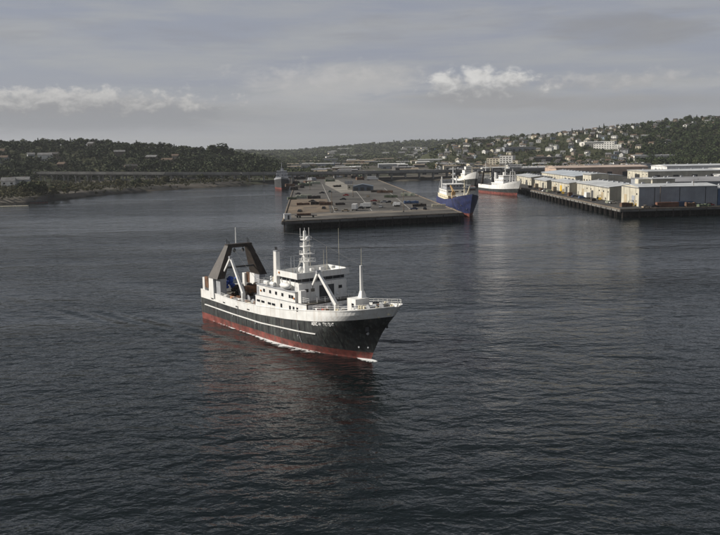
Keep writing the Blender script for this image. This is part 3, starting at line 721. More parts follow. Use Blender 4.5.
# foam round the hull of the moving trawler
def foam_material(name, lo, hi, sc):
    m = bpy.data.materials.new(name); m.use_nodes = True; nt = m.node_tree; b = nt.nodes['Principled BSDF']
    b.inputs['Base Color'].default_value = (.78, .80, .80, 1); b.inputs['Roughness'].default_value = .8
    tc = N(nt, 'ShaderNodeTexCoord'); a = noise(nt, tc.outputs['Object'], sc, 6, .65, .8)
    g = N(nt, 'ShaderNodeAttribute', attribute_name='edge')
    nt.links.new(ramp(nt, M_(nt, 'MULTIPLY', a, M_(nt, 'ADD', M_(nt, 'MULTIPLY', g.outputs['Fac'], .75), .25)), lo, hi), b.inputs['Alpha']); return m
def foam_strip(name, rows, m, label):
    """rows: list of (inner xy, outer xy); fades toward the outer edge and the ends"""
    mb = MB(); n = len(rows); k = 5; att = []
    for i, (a, b) in enumerate(rows):
        for j in range(k):
            t = j / (k - 1); mb.v.append((a[0] + (b[0] - a[0]) * t, a[1] + (b[1] - a[1]) * t, .05 + .12 * (1 - t)))
            att.append(max(0, math.sin(math.pi * min(1, i / (n - 1)))) ** .5 * (1 - t) ** .7)
    for i in range(n - 1):
        for j in range(k - 1): mb.f.append((i * k + j, i * k + j + 1, (i + 1) * k + j + 1, (i + 1) * k + j))
    o = mb.build(name, m); o.location = hero_root.location; o.rotation_euler = hero_root.rotation_euler
    at_ = o.data.attributes.new('edge', 'FLOAT', 'POINT'); at_.data.foreach_set('value', att)
    return tag(o, label, 'foam', kind='stuff')
F1 = foam_material('bow_foam', .22, .36, 1.4); F2 = foam_material('wash_foam', .31, .44, .6)
hb0 = lambda x: hero_hull.hb(x, .1)
foam_strip('bow_foam', [((x, -hb0(x) + .1), (x + 1.0, -hb0(x) - w)) for x, w in ((25.6, .3), (26.6, .8), (27.6, 1.3), (28.6, 1.7), (29.3, 1.9), (30.2, 1.5), (31.2, .3))], F1, 'bright white foam curl under the trawler bow')
foam_strip('bow_wave', [((x, -hb0(x) - .2), (x - 2.5, -hb0(x) - w)) for x, w in zip([27 - 2.2 * i for i in range(12)], [1.2, 2.0, 2.8, 3.6, 4.4, 5.2, 5.8, 6.2, 6.6, 7.0, 7.4, 7.6])], foam_material('bow_wave_foam', .40, .56, .7), 'broken bow wave spreading from the trawler bow')
foam_strip('stern_wash', [((x, 4.5), (x, -5.5 - (-28 - x) * .05)) for x in [-28 - 3 * i for i in range(14)]], foam_material('stern_foam', .50, .85, .45), 'pale churned water trailing behind the trawler stern')
foam_strip('side_wash', [((x, -hb0(x) + .1), (x - 1.5, -hb0(x) - w)) for x, w in zip([-28 + 3 * i for i in range(18)], [.5, .8, 1.0, 1.0, .8, .7, .6, .6, .7, 1.0, 1.6, 2.6, 3.4, 3.6, 3.2, 2.4, 1.6, .8])], F2, 'thin broken foam along the trawler waterline')

# ------------------------------------------------------------------ moored ships
def moored(name, loc, rz, label, cat, L, B, hullm, topm, zt_, zb_, rake=6, zr=1.5, deckm=DECKG, mid=None):
    """hull + bulwark + deck; returns root, hull"""
    R = empty(name, (loc[0], loc[1], 0), rz, label, cat)
    h = L / 2; stem = [(-3, h - rake - 1), (0, h - rake), (zt_[-1], h)]
    def q(v): return T((-h, v[0]), (-h * .2, v[1]), (h * .45, v[2]), (h, v[3]))
    zt, zb = q(zt_), q(zb_)
    H = Hull(-h, stem, B, (L * .42, L * .28), zt, zb, bs=.9)
    H.surf(C_(-3), C_(zr), 2, 30).build('hull_bottom', REDH, R)
    if mid:
        H.surf(C_(zr), q(mid[0]), 2, 30).build('hull_band', mid[1], R); H.surf(q(mid[0]), zb, 3, 30).build('hull_side', hullm, R)
    else: H.surf(C_(zr), zb, 4, 30).build('hull_side', hullm, R)
    H.bulwark(zb, zt, nx=30).build('bulwark', topm, R)
    H.deck(-h + .1, h - .9, q([v - 1.0 for v in zt_])).build('deck', deckm, R)
    return R, H
def house(R, x, y, z, d, m, roofm_=None, n=4, side=-1, name='deckhouse', wz=.62, fn=3):
    o = MB().box((x, y, z), d).build(name, m, R)
    MB().box((x, y, z + d[2]), (d[0] + .5, d[1] + .5, .18)).build('house_roof', roofm_ or m, R)
    for k in range(n):
        xx = x - d[0] / 2 + d[0] * (k + .5) / n
        MB().box((xx, y + side * (d[1] / 2 + .03), z + d[2] * wz - .35), (min(1.0, d[0] / n * .55), .08, .7)).build('window', GLASS, R)
    for k in range(fn):
        yy = y - d[1] / 2 + d[1] * (k + .5) / fn
        MB().box((x + d[0] / 2 + .03, yy, z + d[2] * wz - .35), (.08, d[1] / fn * .6, .7)).build('window', GLASS, R)
    return o
def mast(R, x, y, z0, z1, m=WHITE, r=.3, plats=(), yard=0):
    MB().tube((x, y, z0), (x, y, z1), r, r * .6, 8).build('mast', m, R)
    for z in plats: MB().box((x + .4, y, z), (1.5, 2.0, .2)).build('mast_platform', m, R)
    if yard: MB().tube((x, y - yard, z1 - 1), (x, y + yard, z1 - 1), r * .35, n=6).build('mast_yard', m, R)
def gantry(R, x, w, z0, z1, m, t=.9):
    for s in (-1, 1): MB().bar((x, s * w, z0), (x, s * w * .7, z1), t * 1.4, t, t, t * .7).build('gantry_leg', m, R)
    MB().bar((x, -w * .75, z1), (x, w * .75, z1), t, t).build('gantry_beam', m, R)
def boom(R, a, b, m=WHITE, w=.45): MB().bar(a, b, w, w, w * .6, w * .6).build('derrick_boom', m, R)

TANP = mat('tan_crane_paint', (.42, .27, .12), .6, .15, 1.0)
# blue trawler along the right side of the main pier
B, H = moored('blue_trawler', (57.4, 502), rad(-86.2), 'blue-hulled trawler with red waterline moored at the pier corner', 'trawler', 78, 7.0, BLUEH, BLUEH, (7.6, 7.4, 9.2, 12.5), (6.6, 6.4, 8.2, 11.5), 8, 1.9)
house(B, -16, 0, 6.4, (34, 12.4, 3.2), OFFW, n=9); house(B, -18, 0, 9.8, (26, 11.6, 2.9), WHITE, GREYP, n=7); house(B, -14, 0, 12.8, (14, 11, 2.8), GREYP, WHITE, n=5, fn=6, wz=.7)
mast(B, -16, 0, 15.7, 25.5, WHITE, .35, (18.5, 21), 2.2); mast(B, -29, 4.5, 6.5, 19.5, WHITE, .6, (), 0); mast(B, -29, -4.5, 6.5, 19.5, WHITE, .6)
gantry(B, -35, 5.6, 7, 17, GREYP); mast(B, 18, 0, 8.5, 19.5, OFFW, .45, (15,), 1.6)
MB().box((4, -3.6, 6.5), (2.2, 2.0, 5.5)).build('crane_pedestal', TANP, B); boom(B, (4, -3.6, 12), (-4, -3.8, 15.2), TANP, .9)
MB().box((9, 3.6, 6.8), (2, 2, 4.5)).build('crane_pedestal', OFFW, B); boom(B, (9, 3.6, 11), (17, 3.2, 15.5), OFFW, .8)
MB().box((12, 0, 7.0), (6, 6, 1.6)).build('cargo_hatch', GREYP, B); MB().box((19, -3, 8.3), (2.6, 2.6, 2.2)).build('deck_store', WHITE, B)
for x, y, m in ((1, -5, BROWN), (8, -5.2, ORANGE), (14, -5, WHITE), (23, 0, GREYP), (27, 1.5, DGREY), (27, -1.5, DGREY), (0, 2, BROWN)): MB().box((x, y, 6.9 if x < 16 else 9.0), (1.6, 1.4, 1.6), .2, .85, .85).build('deck_locker', m, B)
for x, z in ((28, 6.2), (31, 4.2), (24, 4.0)):
    MB().box((x, -H.hb(x, z) - .04, z - .25), (1.6 if x == 28 else .7, .1, .5), rad(-18)).build('hull_marking', WHITE, B)
railing([(x, -H.hb(x, 11) + .3, lerp_tab([(10, 9.0), (18, 9.6), (39, 12.5)], x)) for x in (12, 18, 24, 30, 35)], 1.0, .05, 2.2, 2).build('bow_railing', WHITE, B)

B.scale = (1.06, 1.0, 1.02)

# white vessel with black band and red boot-top in the slip
Wv, H = moored('white_fishing_vessel', (113.5, 690), rad(-74), 'white fishing vessel with red boot-top moored in the slip near warehouses', 'fishing vessel', 66, 6.4, WHITE, WHITE, (7.2, 6.9, 8.6, 11.5), (5.8, 5.6, 7.2, 10.0), 7, 1.9, mid=((4.2, 4.0, 4.6, 5.6), BLACKH))
house(Wv, 3, 0, 6, (22, 11, 3.0), WHITE, n=8); house(Wv, 5, 0, 9.2, (15, 10, 2.7), WHITE, n=5); house(Wv, 7.5, 0, 12.1, (9, 9, 2.6), WHITE, n=4, fn=6, wz=.7)
mast(Wv, 6, 0, 14.9, 24, WHITE, .4, (17, 19.5), 2.4); gantry(Wv, -9, 5.0, 6, 20, DGREY, 1.0); gantry(Wv, -27, 5.2, 6.5, 17, DARKW, 1.2); gantry(Wv, 19, 2.6, 8, 18, WHITE, .5)
boom(Wv, (-9, -2, 18), (-18, -3, 11), DGREY, .6); mast(Wv, 19, 0, 8, 20, WHITE, .35); MB().box((16, 0, 7.3), (4, 5, 1.4)).build('cargo_hatch', GREYP, Wv)
MB().box((-14, 0, 6), (6, 7, 2.6)).build('winch_house', DGREY, Wv); MB().box((24, 0, 8.6), (3.0, 4, 1.9)).build('windlass_house', WHITE, Wv)
for sd in (-1, 1):
    f = MB().box((-4, sd * 3.6, 9), (1.6, 1.3, 8)).build('funnel', WHITE, Wv); MB().box((-4, sd * 3.6, 17), (1.4, 1.1, .5)).build('funnel_cap', BLACKR, f)

# older trawler with tall pale wheelhouse behind it, bow to the left
Tv, H = moored('old_trawler', (103, 828), rad(-80), 'dark-hulled older trawler with tall white wheelhouse behind the white vessel', 'trawler', 58, 6.2, BLACKH, WHITE, (7.6, 7.2, 10.4, 14.8), (5.6, 5.4, 7.0, 8.6), 7, 1.4)
house(Tv, 0, 0, 6, (20, 10.5, 3.2), OFFW, n=6); house(Tv, 2, 0, 9.4, (13, 9.6, 3), WHITE, n=4); house(Tv, 3.5, 0, 12.6, (9, 9, 3.2), WHITE, BLACKR, n=4, fn=6, wz=.6, side=1)
house(Tv, 3.5, 0, 16.2, (6, 6, 2.6), WHITE, WHITE, n=3, fn=4, side=1, name='crow_house')
mast(Tv, -6, 0, 9, 25, DGREY, .5, (16, 20), 2.5); gantry(Tv, -22, 4.8, 6, 19, DGREY, 1.1); boom(Tv, (-6, 1, 20), (-17, 3, 11), DGREY, .6); mast(Tv, 16, 0, 8, 19, OFFW, .45, (13,), 1.5)
MB().box((12, 0, 7), (5, 6, 2.0)).build('cargo_hatch', BROWN, Tv); MB().box((20, 0, 8.6), (3, 3.4, 1.8)).build('windlass_house', OFFW, Tv)

# white longliner alongside it
Nv, H = moored('white_longliner', (120.5, 818), rad(-80), 'small white longliner with masts lying behind the white fishing vessel', 'fishing vessel', 46, 4.8, WHITE, WHITE, (6.0, 5.8, 7.4, 9.8), (4.8, 4.6, 6.2, 8.4), 5, 1.2)
house(Nv, -6, 0, 5.4, (18, 8, 3), WHITE, n=6); house(Nv, -4, 0, 8.6, (10, 7.4, 2.8), WHITE, n=4, fn=5); house(Nv, -4, 0, 11.6, (6, 6.4, 2.4), OFFW, WHITE, n=3, fn=5)
mast(Nv, -4, 0, 14.2, 24, WHITE, .35, (17, 19.5), 2.2); mast(Nv, 10, 0, 6, 19, OFFW, .4, (14,), 1.8); boom(Nv, (10, 0, 8), (1, 2.5, 15), OFFW, .5); gantry(Nv, -19, 3.8, 6, 15, GREYP, .7)

# low white barge-like workboat between them
Lb, H = moored('low_workboat', (90, 764), rad(-172), 'low white workboat with dark waterline beyond the blue trawler', 'boat', 24, 3.0, DGREY, WHITE, (2.7, 2.6, 2.9, 3.6), (1.5, 1.4, 1.7, 2.3), 2.5, .5)
house(Lb, -5, 0, 1.7, (6, 4, 2.4), WHITE, n=3, side=1); mast(Lb, -5, 0, 4.2, 8.5, WHITE, .12); MB().box((3, 0, 1.8), (5, 3, .8)).build('cargo_hatch', GREYP, Lb)

# grey ship along the far left side of the main pier
Gv, H = moored('grey_cargo_ship', (-76.5, 873), rad(-86), 'grey and dark-hulled ship moored along the left side of the pier', 'ship', 86, 7.2, DGREY, GREYP, (8.0, 7.6, 9.6, 12.0), (6.6, 6.4, 8.2, 10.4), 5, 1.6)
house(Gv, -6, 0, 7, (34, 12, 3.4), GREYP, n=8); house(Gv, -10, 0, 10.6, (22, 11, 3.0), GREYP, n=6); house(Gv, -3, 0, 13.8, (8, 10, 2.8), GREYP, n=3, fn=6)
MB().box((24, -1, 8.8), (7, 6, 2.2), .1, .8, .8).build('covered_boat', WHITE, Gv); mast(Gv, -6, 0, 16.8, 25, GREYP, .35, (20,), 2); MB().box((-18, 0, 13.6), (4, 3.4, 5)).build('funnel', GREYP, Gv)
mast(Gv, 31, 0, 9.5, 15, GREYP, .3)
for y in (-3, 3): MB().box((32, y, 9.6), (2, 1.6, 1.4)).build('windlass', DGREY, Gv)

# small craft at the far left beach
def skiff(px, py, rz, m, label, L=8.0):
    x, y = at(px, py, 0)
    R, H = moored('beached_boat', (x, y), rz, label, 'boat', L, L * .17, m, m, (1.1, 1.0, 1.2, 1.7), (.8, .7, .9, 1.3), 1.0, .3)
    MB().box((-.5, 0, .5), (L * .3, L * .2, 1.5), tx=.85).build('cabin', m, R); MB().box((-.5 + L * .15, 0, 1.2), (.06, L * .16, .5)).build('windscreen', GLASS, R)
x, y = at(14, 206.6, 0)
fd = empty('floating_dock', (x, y, 0), rad(6), 'pale low floating dock off the beach at the left edge', 'dock')
for k in range(5): MB().box((-8 + 4 * k, 0, -.2), (3.8, 3.0, .75)).build('float_section', OFFW, fd)
for k in (-7, 0, 7): MB().tube((k, 1.7, -3), (k, 1.7, 2.2), .15, n=7).build('mooring_pile', TIMB, fd)
skiff(40, 202.6, rad(5), DGREY, 'dark barge lying low at the left shoreline', 14)

# ------------------------------------------------------------------ warehouses on the right pier
def warehouse(x0, x1, y0, y1, h, label, wall=WH_CREAM, roof=WH_ROOF, front=None, ridge='x', rise=1.2, doors=(), fdoors=0, cat='warehouse', z=DZ, name='warehouse', trim=True, wins=0, rz=0.0):
    cx, cy = (x0 + x1) / 2, (y0 + y1) / 2; w, d = x1 - x0, y1 - y0
    R = empty(name, (cx, cy, z), rz, label, cat)
    a, b = w / 2, d / 2
    if ridge == 'x':
        P = [(-a, -b, 0), (-a, -b, h), (-a, 0, h + rise), (-a, b, h), (-a, b, 0), (a, -b, 0), (a, -b, h), (a, 0, h + rise), (a, b, h), (a, b, 0)]
        e = .5; k = rise / b
        rv = [(-a - e, -b - e, h - k * e), (a + e, -b - e, h - k * e), (a + e, 0, h + rise), (-a - e, 0, h + rise), (-a - e, b + e, h - k * e), (a + e, b + e, h - k * e)]
    else:
        P = [(-a, -b, 0), (-a, -b, h), (0, -b, h + rise), (a, -b, h), (a, -b, 0), (-a, b, 0), (-a, b, h), (0, b, h + rise), (a, b, h), (a, b, 0)]
        e = .5; k = rise / a
        rv = [(-a - e, -b - e, h - k * e), (-a - e, b + e, h - k * e), (0, b + e, h + rise), (0, -b - e, h + rise), (a + e, b + e, h - k * e), (a + e, -b - e, h - k * e)]
    MB().add(P, [(0, 1, 2, 3, 4), (9, 8, 7, 6, 5), (0, 5, 6, 1), (4, 3, 8, 9), (1, 6, 7, 2), (2, 7, 8, 3)]).build('wall', wall, R)
    n = len(rv); up = [(x, y, zz + .06) for x, y, zz in rv]; tp = [(x, y, zz + .34) for x, y, zz in rv]
    f = [(0, 1, 2, 3), (3, 2, 5, 4)] if ridge == 'x' else [(0, 1, 2, 3), (3, 2, 4, 5)]
    o = [0, 1, 2, 5, 4, 3] if ridge == 'x' else [0, 1, 2, 4, 5, 3]
    fs = [tuple(i + n for i in q) for q in f] + [q[::-1] for q in f] + [(o[i], o[(i + 1) % 6], o[(i + 1) % 6] + n, o[i] + n) for i in range(6)]
    MB().add(up + tp, fs).build('roof', roof, R)
    if front: MB().box((0, -b - .06, .3), (w - .2, .1, h - .4)).build('front_siding', front, R)
    for (t, ww, hh, m) in doors:                               # on the left (-x) wall
        MB().box((-a - .05, -b + d * t, .05), (.14, ww, hh)).build('roller_door', m, R)
    for i in range(fdoors):
        MB().box((-a + w * (i + .5) / fdoors, -b - .1, .05), (min(5, w / fdoors * .5), .16, min(5, h * .6))).build('roller_door', DGREY, R)
    for i in range(wins):
        MB().box((-a - .04, -b + d * (i + .5) / wins, h * .62), (.12, min(3, d / wins * .55), 1.3)).build('window', GLASS, R)
        MB().box((-a + w * (i + .5) / wins, -b - .04, h * .62), (min(3, w / wins * .55), .12, 1.3)).build('window', GLASS, R)
    rr = random.Random(int(x0 * 7 + y0)); nv = max(2, int(max(w, d) / 11))
    for i in range(nv):                                        # ridge ventilators
        t = -.5 + (i + .5) / nv; p = (w * t, 0) if ridge == 'x' else (0, d * t)
        MB().box((p[0], p[1], h + rise + .2), (1.6, 1.6, .9), 0, .8, .8).build('roof_vent', GREYP, R)
    if cat == 'warehouse':
        for i in range(max(2, int(d / 9))):                    # cladding posts, downpipes and side doors on the water side
            yy = -b + d * (i + .5) / max(2, int(d / 9))
            MB().box((-a - .06, yy, 0), (.12, .22, h - .1)).build('downpipe', CONC, R)
            if rr.random() < .6: MB().box((-a - .05, yy + 1.8, .05), (.12, 1.0, 2.1)).build('side_door', DGREY, R)
            if rr.random() < .5: MB().box((-a - .05, yy - 1.9, h * .6), (.12, 1.6, .9)).build('window', GLASS, R)
        MB().box((-a - .6, 0, h - .30 - (0 if ridge == 'x' else .1)), (.22, d + .8, .2)).build('gutter', GREYP, R)
    return R
D1 = mat('tan_roller_door', (.40, .33, .22), .6, .1, .3); D2 = DGREY
W1 = warehouse(150, 192, 466, 497, 10.3, 'large grey-sided warehouse with cream end wall at the pier corner', front=WH_GREY, ridge='x', rise=1.0, doors=((.30, 5, 5.5, WH_GREY), (.75, 5, 5.5, D1)), fdoors=0)
for t in (.2, .52, .85): MB().box((-21 + 42 * t, -15.62, .3), (.35, .2, 9.7)).build('downpipe', DGREY, W1)
MB().box((-12, 6, 11.0), (7, 6, 3.0)).build('roof_plant_room', WH_CREAM, W1)
warehouse(194, 236, 470, 500, 8.6, 'blue-sided shed at the far right of the warehouse pier', wall=WH_BLUE, roof=WH_ROOF, ridge='x', rise=1.0, fdoors=4)
warehouse(149, 176, 517, 594, 8.0, 'cream warehouse with pale roof, second along the pier edge', ridge='y', rise=1.3, doors=((.2, 5, 4.5, D1), (.5, 5, 4.5, D2), (.8, 5, 4.5, D1)), wins=0)
tw = warehouse(160, 172, 600, 622, 13.0, 'tall cream block rising behind the second pier warehouse', ridge='y', rise=.3, roof=WH_ROOF, wins=3)
warehouse(148, 166, 612, 668, 6.6, 'cream shed with dark door and yellow gear, third along the pier', ridge='y', rise=1.1, doors=((.15, 5, 4, D2), (.45, 6, 4.2, YELL), (.8, 5, 4, D1)))
warehouse(146, 160, 676, 722, 6.0, 'small cream shed, fourth along the pier edge', ridge='y', rise=1.0, doors=((.3, 5, 4, D2), (.7, 5, 4, OFFW)))
warehouse(145, 163, 732, 800, 6.8, 'cream shed farthest along the pier edge toward the slip head', ridge='y', rise=1.0, doors=((.3, 6, 4, D2), (.7, 5, 4, D2)))
warehouse(168, 205, 676, 800, 9.0, 'long warehouse with wide pale blue-grey roof behind the pier sheds', wall=WH_CREAM, roof=mat('pale_blue_roof', (.46, .50, .54), .5, .1, .06), ridge='y', rise=1.6)
warehouse(182, 196, 540, 556, 11.5, 'small cream block standing between the grey and cream warehouses', ridge='x', rise=.3)
warehouse(200, 262, 560, 640, 8.5, 'wide grey-roofed warehouse behind the large grey-sided one', wall=WH_GREY, roof=mat('mid_grey_roof', (.27, .27, .28), .7, .12, .06), ridge='x', rise=1.6)
warehouse(285, 345, 640, 700, 8.0, 'white-walled warehouse with dark loading openings near the right edge', wall=WHITE, roof=WH_ROOF, ridge='x', rise=1.2, doors=((.5, 10, 5, BLACKR),), fdoors=5)
warehouse(262, 330, 790, 850, 8.0, 'cream flat warehouse with black openings in the middle distance', wall=WH_CREAM, roof=WH_ROOF, ridge='x', rise=.8, doors=((.5, 14, 5, BLACKR),), fdoors=4)
warehouse(345, 440, 800, 860, 8.0, 'long white transit shed by the right edge behind the pier', wall=WHITE, roof=mat('white_roof', (.66, .66, .64), .5, .08, .06), ridge='x', rise=1.0, fdoors=7)
warehouse(205, 300, 905, 960, 9.5, 'long pinkish-tan shed with pale roof below the hillside', wall=mat('pinkish_tan_siding', (.48, .36, .28), .7, .1, .2), roof=mat('pinkish_roof', (.45, .36, .30), .7, .12, .06), ridge='x', rise=1.5, fdoors=6)
warehouse(325, 400, 920, 970, 9.0, 'pale sided shed right of the pinkish-tan shed', wall=WHITE, roof=WH_ROOF, ridge='x', rise=1.2, fdoors=5)

# ------------------------------------------------------------------ industrial flats between the piers and the ridge
IND = [  # px, py of the base, width, depth, height, wall, roof, label
 (320, 174.0, 17, 20, 6.2, 'c', 'g', 'two-storey cream block with dark openings at the pier head'),
 (300, 169.5, 30, 30, 7, 'g', 'd', 'grey shed at the head of the pier by the grey ship'),
 (392, 167.5, 46, 40, 6, 'g', 'w', 'wide shed with pale flat roof beyond the bridge'),
 (423, 166.0, 24, 30, 7, 'w', 'w', 'bright white-roofed shed right of the pale flat one'),
 (452, 167.5, 50, 40, 6, 't', 'g', 'tan shed with grey roof beyond the moored ships'),
 (360, 163.5, 60, 40, 6, 't', 't', 'long low tan shed in the rail yard'),
 (330, 161.5, 40, 40, 7, 'g', 'd', 'dark-roofed shed at the left of the rail yard'),
 (345, 156.5, 60, 60, 9, 'w', 'w', 'pale industrial hall below the wooded ridge'),
 (312, 158.5, 40, 40, 7, 'c', 'g', 'cream hall beside the trees left of the rail yard'),
 (380, 158.5, 70, 50, 8, 't', 'd', 'brown hall in the middle of the flats'),
 (412, 155.8, 70, 60, 9, 'w', 'g', 'white hall with grey roof on the far flats'),
 (445, 157.5, 60, 50, 8, 'g', 't', 'grey hall with tan roof on the far flats'),
 (478, 160.5, 50, 40, 9, 't', 'g', 'tan hall left of the apartment block'),
 (520, 163.0, 60, 40, 8, 'g', 'd', 'grey hall at the foot of the housed hillside'),
 (548, 164.5, 50, 40, 8, 'd', 'd', 'dark hall at the foot of the housed hillside'),
 (600, 161.8, 60, 40, 9, 'w', 'w', 'white hall below the big white hillside house'),
 (655, 163.0, 70, 40, 8, 'w', 'g', 'white hall below the wooded slope'),
 (372, 151.5, 90, 80, 9, 't', 'w', 'far pale-roofed hall under the ridge'),
 (428, 151.8, 90, 80, 9, 'c', 't', 'far cream hall right of the pale-roofed one'),
 (330, 153.0, 80, 70, 9, 'w', 'g', 'far white hall at the left end of the flats')]
WM = {'c': WH_CREAM, 'g': WH_GREY, 'w': mat('offwhite_siding', (.62, .60, .55), .6, .08, .2), 't': mat('tan_siding', (.34, .26, .18), .7, .1, .2), 'd': mat('dark_siding', (.09, .085, .08), .7, .1, .2)}
RM = {'g': mat('grey_roof', (.24, .24, .25), .7, .12, .06), 'd': mat('dark_roof', (.07, .068, .066), .8, .15, .06), 'w': mat('pale_roof', (.60, .60, .58), .5, .08, .06), 't': mat('tan_roof', (.33, .27, .20), .7, .12, .06)}
for px, py, w, d, h, wm, rm, lb in IND:
    x, y = at(px, py, 4.0); z = ground(x, y) - .3
    warehouse(x - w / 2, x + w / 2, y, y + d, h, lb, WM[wm], RM[rm], None, 'x', 1.0, (), max(2, int(w / 12)), 'shed', z, 'industrial_shed')
random.seed(77)
SH = []
def shed_free(x, y, r): return all((a - x) ** 2 + (b - y) ** 2 > (r + q) ** 2 for a, b, q in SH)
for px, py, w, d, *_ in IND: SH.append((*at(px, py, 4.0), max(w, d) * .6))
k = 0; tr = 0
while k < 95 and tr < 4000:
    tr += 1; u = U(292, 640); y = U(1032, 1330) if u > 470 else 1032 + 1500 * rnd() ** 1.7; x = (u - 360) / FPX * y; w = U(12, 34) * (1 if y < 1500 else 1.6); d = U(10, 22)
    if not shed_free(x, y, w * .6) or ground(x, y) > 9: continue
    wm, rm = random.choice('cgwtdtg'), random.choice('ggdwtdt'); SH.append((x, y, w * .6)); k += 1
    nm = {'c': 'cream', 'g': 'grey', 'w': 'white', 't': 'tan', 'd': 'dark'}
    R_ = warehouse(x - w / 2, x + w / 2, y, y + d, U(3.5, 6.5), '%s %s shed, %s roof, %s flats %s' % ('short' if w < 22 else 'long', nm[wm], nm[rm], 'near' if y < 1250 else 'far', 'left of moored ships' if u < 430 else 'behind moored ships' if u < 540 else 'behind the warehouse pier'), WM[wm], RM[rm], None, 'x', .8, (), 2, 'shed', ground(x, y) - .2, 'small_shed', rz=U(-.12, .12))
    R_['group'] = 'small sheds on the flats'
# freight wagons in the rail yard
WAG = {'rust': mat('rust_wagon', (.15, .07, .045), .75, .2, .4), 'grey': GREYP, 'yellow': mat('dull_yellow_wagon', (.40, .30, .10), .7, .15, .4), 'blue': mat('dull_blue_wagon', (.06, .10, .18), .7, .15, .4), 'white': WHITE}
def wagon(x, y, rz, m, label):
    R = empty('freight_wagon', (x, y, ground(x, y)), rz, label, 'wagon', 'freight wagons in the rail yard')
    MB().box((0, 0, 1.1), (14.5, 3, 3.2)).build('wagon_body', m, R); MB().box((0, 0, .8), (15.2, 2.6, .3)).build('underframe', DGREY, R)
    for s in (-1, 1): MB().box((s * 5, 0, .05), (2.6, 2.2, .75)).build('bogie', BLACKR, R)
for row, (px0, py0, px1, py1) in enumerate(((335, 165.5, 372, 163.2), (400, 161.0, 450, 160.0), (300, 164.5, 330, 163.5))):
    for k in range(9):
        t = k / 8; x, y = at(px0 + (px1 - px0) * t, py0 + (py1 - py0) * t, 4); cn = random.choice(list(WAG))
        x0, y0 = at(px0, py0, 4); x1, y1 = at(px1, py1, 4)
        wagon(x, y, math.atan2(y1 - y0, x1 - x0), WAG[cn], {'rust': 'rust-brown', 'grey': 'grey', 'yellow': 'dull yellow', 'blue': 'dull blue', 'white': 'white'}[cn] + ' freight wagon in the ' + ('near left', 'right', 'far left')[row] + ' row of the rail yard')

# ------------------------------------------------------------------ houses
HC = {'white': (.74, .73, .69), 'cream': (.66, .60, .47), 'grey': (.36, .37, .38), 'tan': (.36, .31, .25), 'blue-grey': (.24, .29, .34), 'brown': (.15, .12, .095)}
HW = {k: mat('house_' + k.replace('-', '_') + '_siding', c, .7, .06, .3) for k, c in HC.items()}
HR = {'dark': mat('dark_shingle', (.055, .052, .05), .9, .2, .4), 'grey': mat('grey_shingle', (.17, .17, .17), .9, .2, .4), 'brown': mat('brown_shingle', (.12, .085, .06), .9, .2, .4)}
PROTO = {}
def house_proto(wc, rc, kind):
    key = (wc, rc, kind)
    if key in PROTO: return PROTO[key]
    w, d, h, r = ((11, 9, 5.5, 2.8), (9, 11, 7.0, 2.4), (15, 10, 6.2, 2.2))[kind]
    a, b = w / 2, d / 2
    wall = MB().add([(-a, -b, -3), (-a, -b, h), (-a, 0, h + r), (-a, b, h), (-a, b, -3), (a, -b, -3), (a, -b, h), (a, 0, h + r), (a, b, h), (a, b, -3)],
                    [(0, 1, 2, 3, 4), (9, 8, 7, 6, 5), (0, 5, 6, 1), (4, 3, 8, 9)])
    e = .5; k = r / b
    rv = [(-a - e, -b - e, h - k * e + .05), (a + e, -b - e, h - k * e + .05), (a + e, 0, h + r + .05), (-a - e, 0, h + r + .05), (-a - e, b + e, h - k * e + .05), (a + e, b + e, h - k * e + .05)]
    tp = [(x, y, z + .25) for x, y, z in rv]; o = [0, 1, 2, 5, 4, 3]
    roof = MB().add(rv + tp, [(6, 7, 8, 9), (9, 8, 11, 10), (3, 2, 1, 0), (4, 5, 2, 3)] + [(o[i], o[(i + 1) % 6], o[(i + 1) % 6] + 6, o[i] + 6) for i in range(6)])
    win = MB()
    for x in (-a * .55, a * .55): win.box((x, -b - .04, h * .5), (1.8, .12, 1.5)); win.box((x, -b - .04, h * .08), (1.8, .12, 1.4))
    for y in (-b * .45, b * .45): win.box((-a - .04, y, h * .5), (.12, 1.6, 1.5))
    PROTO[key] = (wall, roof, win, MB().box((a * .4, b * .3, h), (.9, .9, r + 1.0)), HW[wc], HR[rc], {})
    return PROTO[key]
def put_house(x, y, wc, rc, kind, rz, label, group, s=1.0):
    wall, roof, win, chim, wm, rm, cache = house_proto(wc, rc, kind)
    R = empty('house', (x, y, ground(x, y)), rz, label, 'house', group, s)
    if not cache:
        cache['o'] = [wall.build('wall', wm, R), roof.build('roof', rm, R), win.build('windows', GLASS, R), chim.build('chimney', BROWN, R)]
        cache['o'][3].parent = cache['o'][1]; cache['o'][2]['kind'] = 'stuff'
    else:
        w = shared(cache['o'][0], 'wall', R); rf = shared(cache['o'][1], 'roof', R); shared(cache['o'][2], 'windows', R)['kind'] = 'stuff'; shared(cache['o'][3], 'chimney', rf)
    return R
TAKEN = []
def free(x, y, r):
    for a, b, q in TAKEN:
        if (a - x) ** 2 + ((b - y) * .8) ** 2 < (r + q) ** 2 * .8: return False
    return True
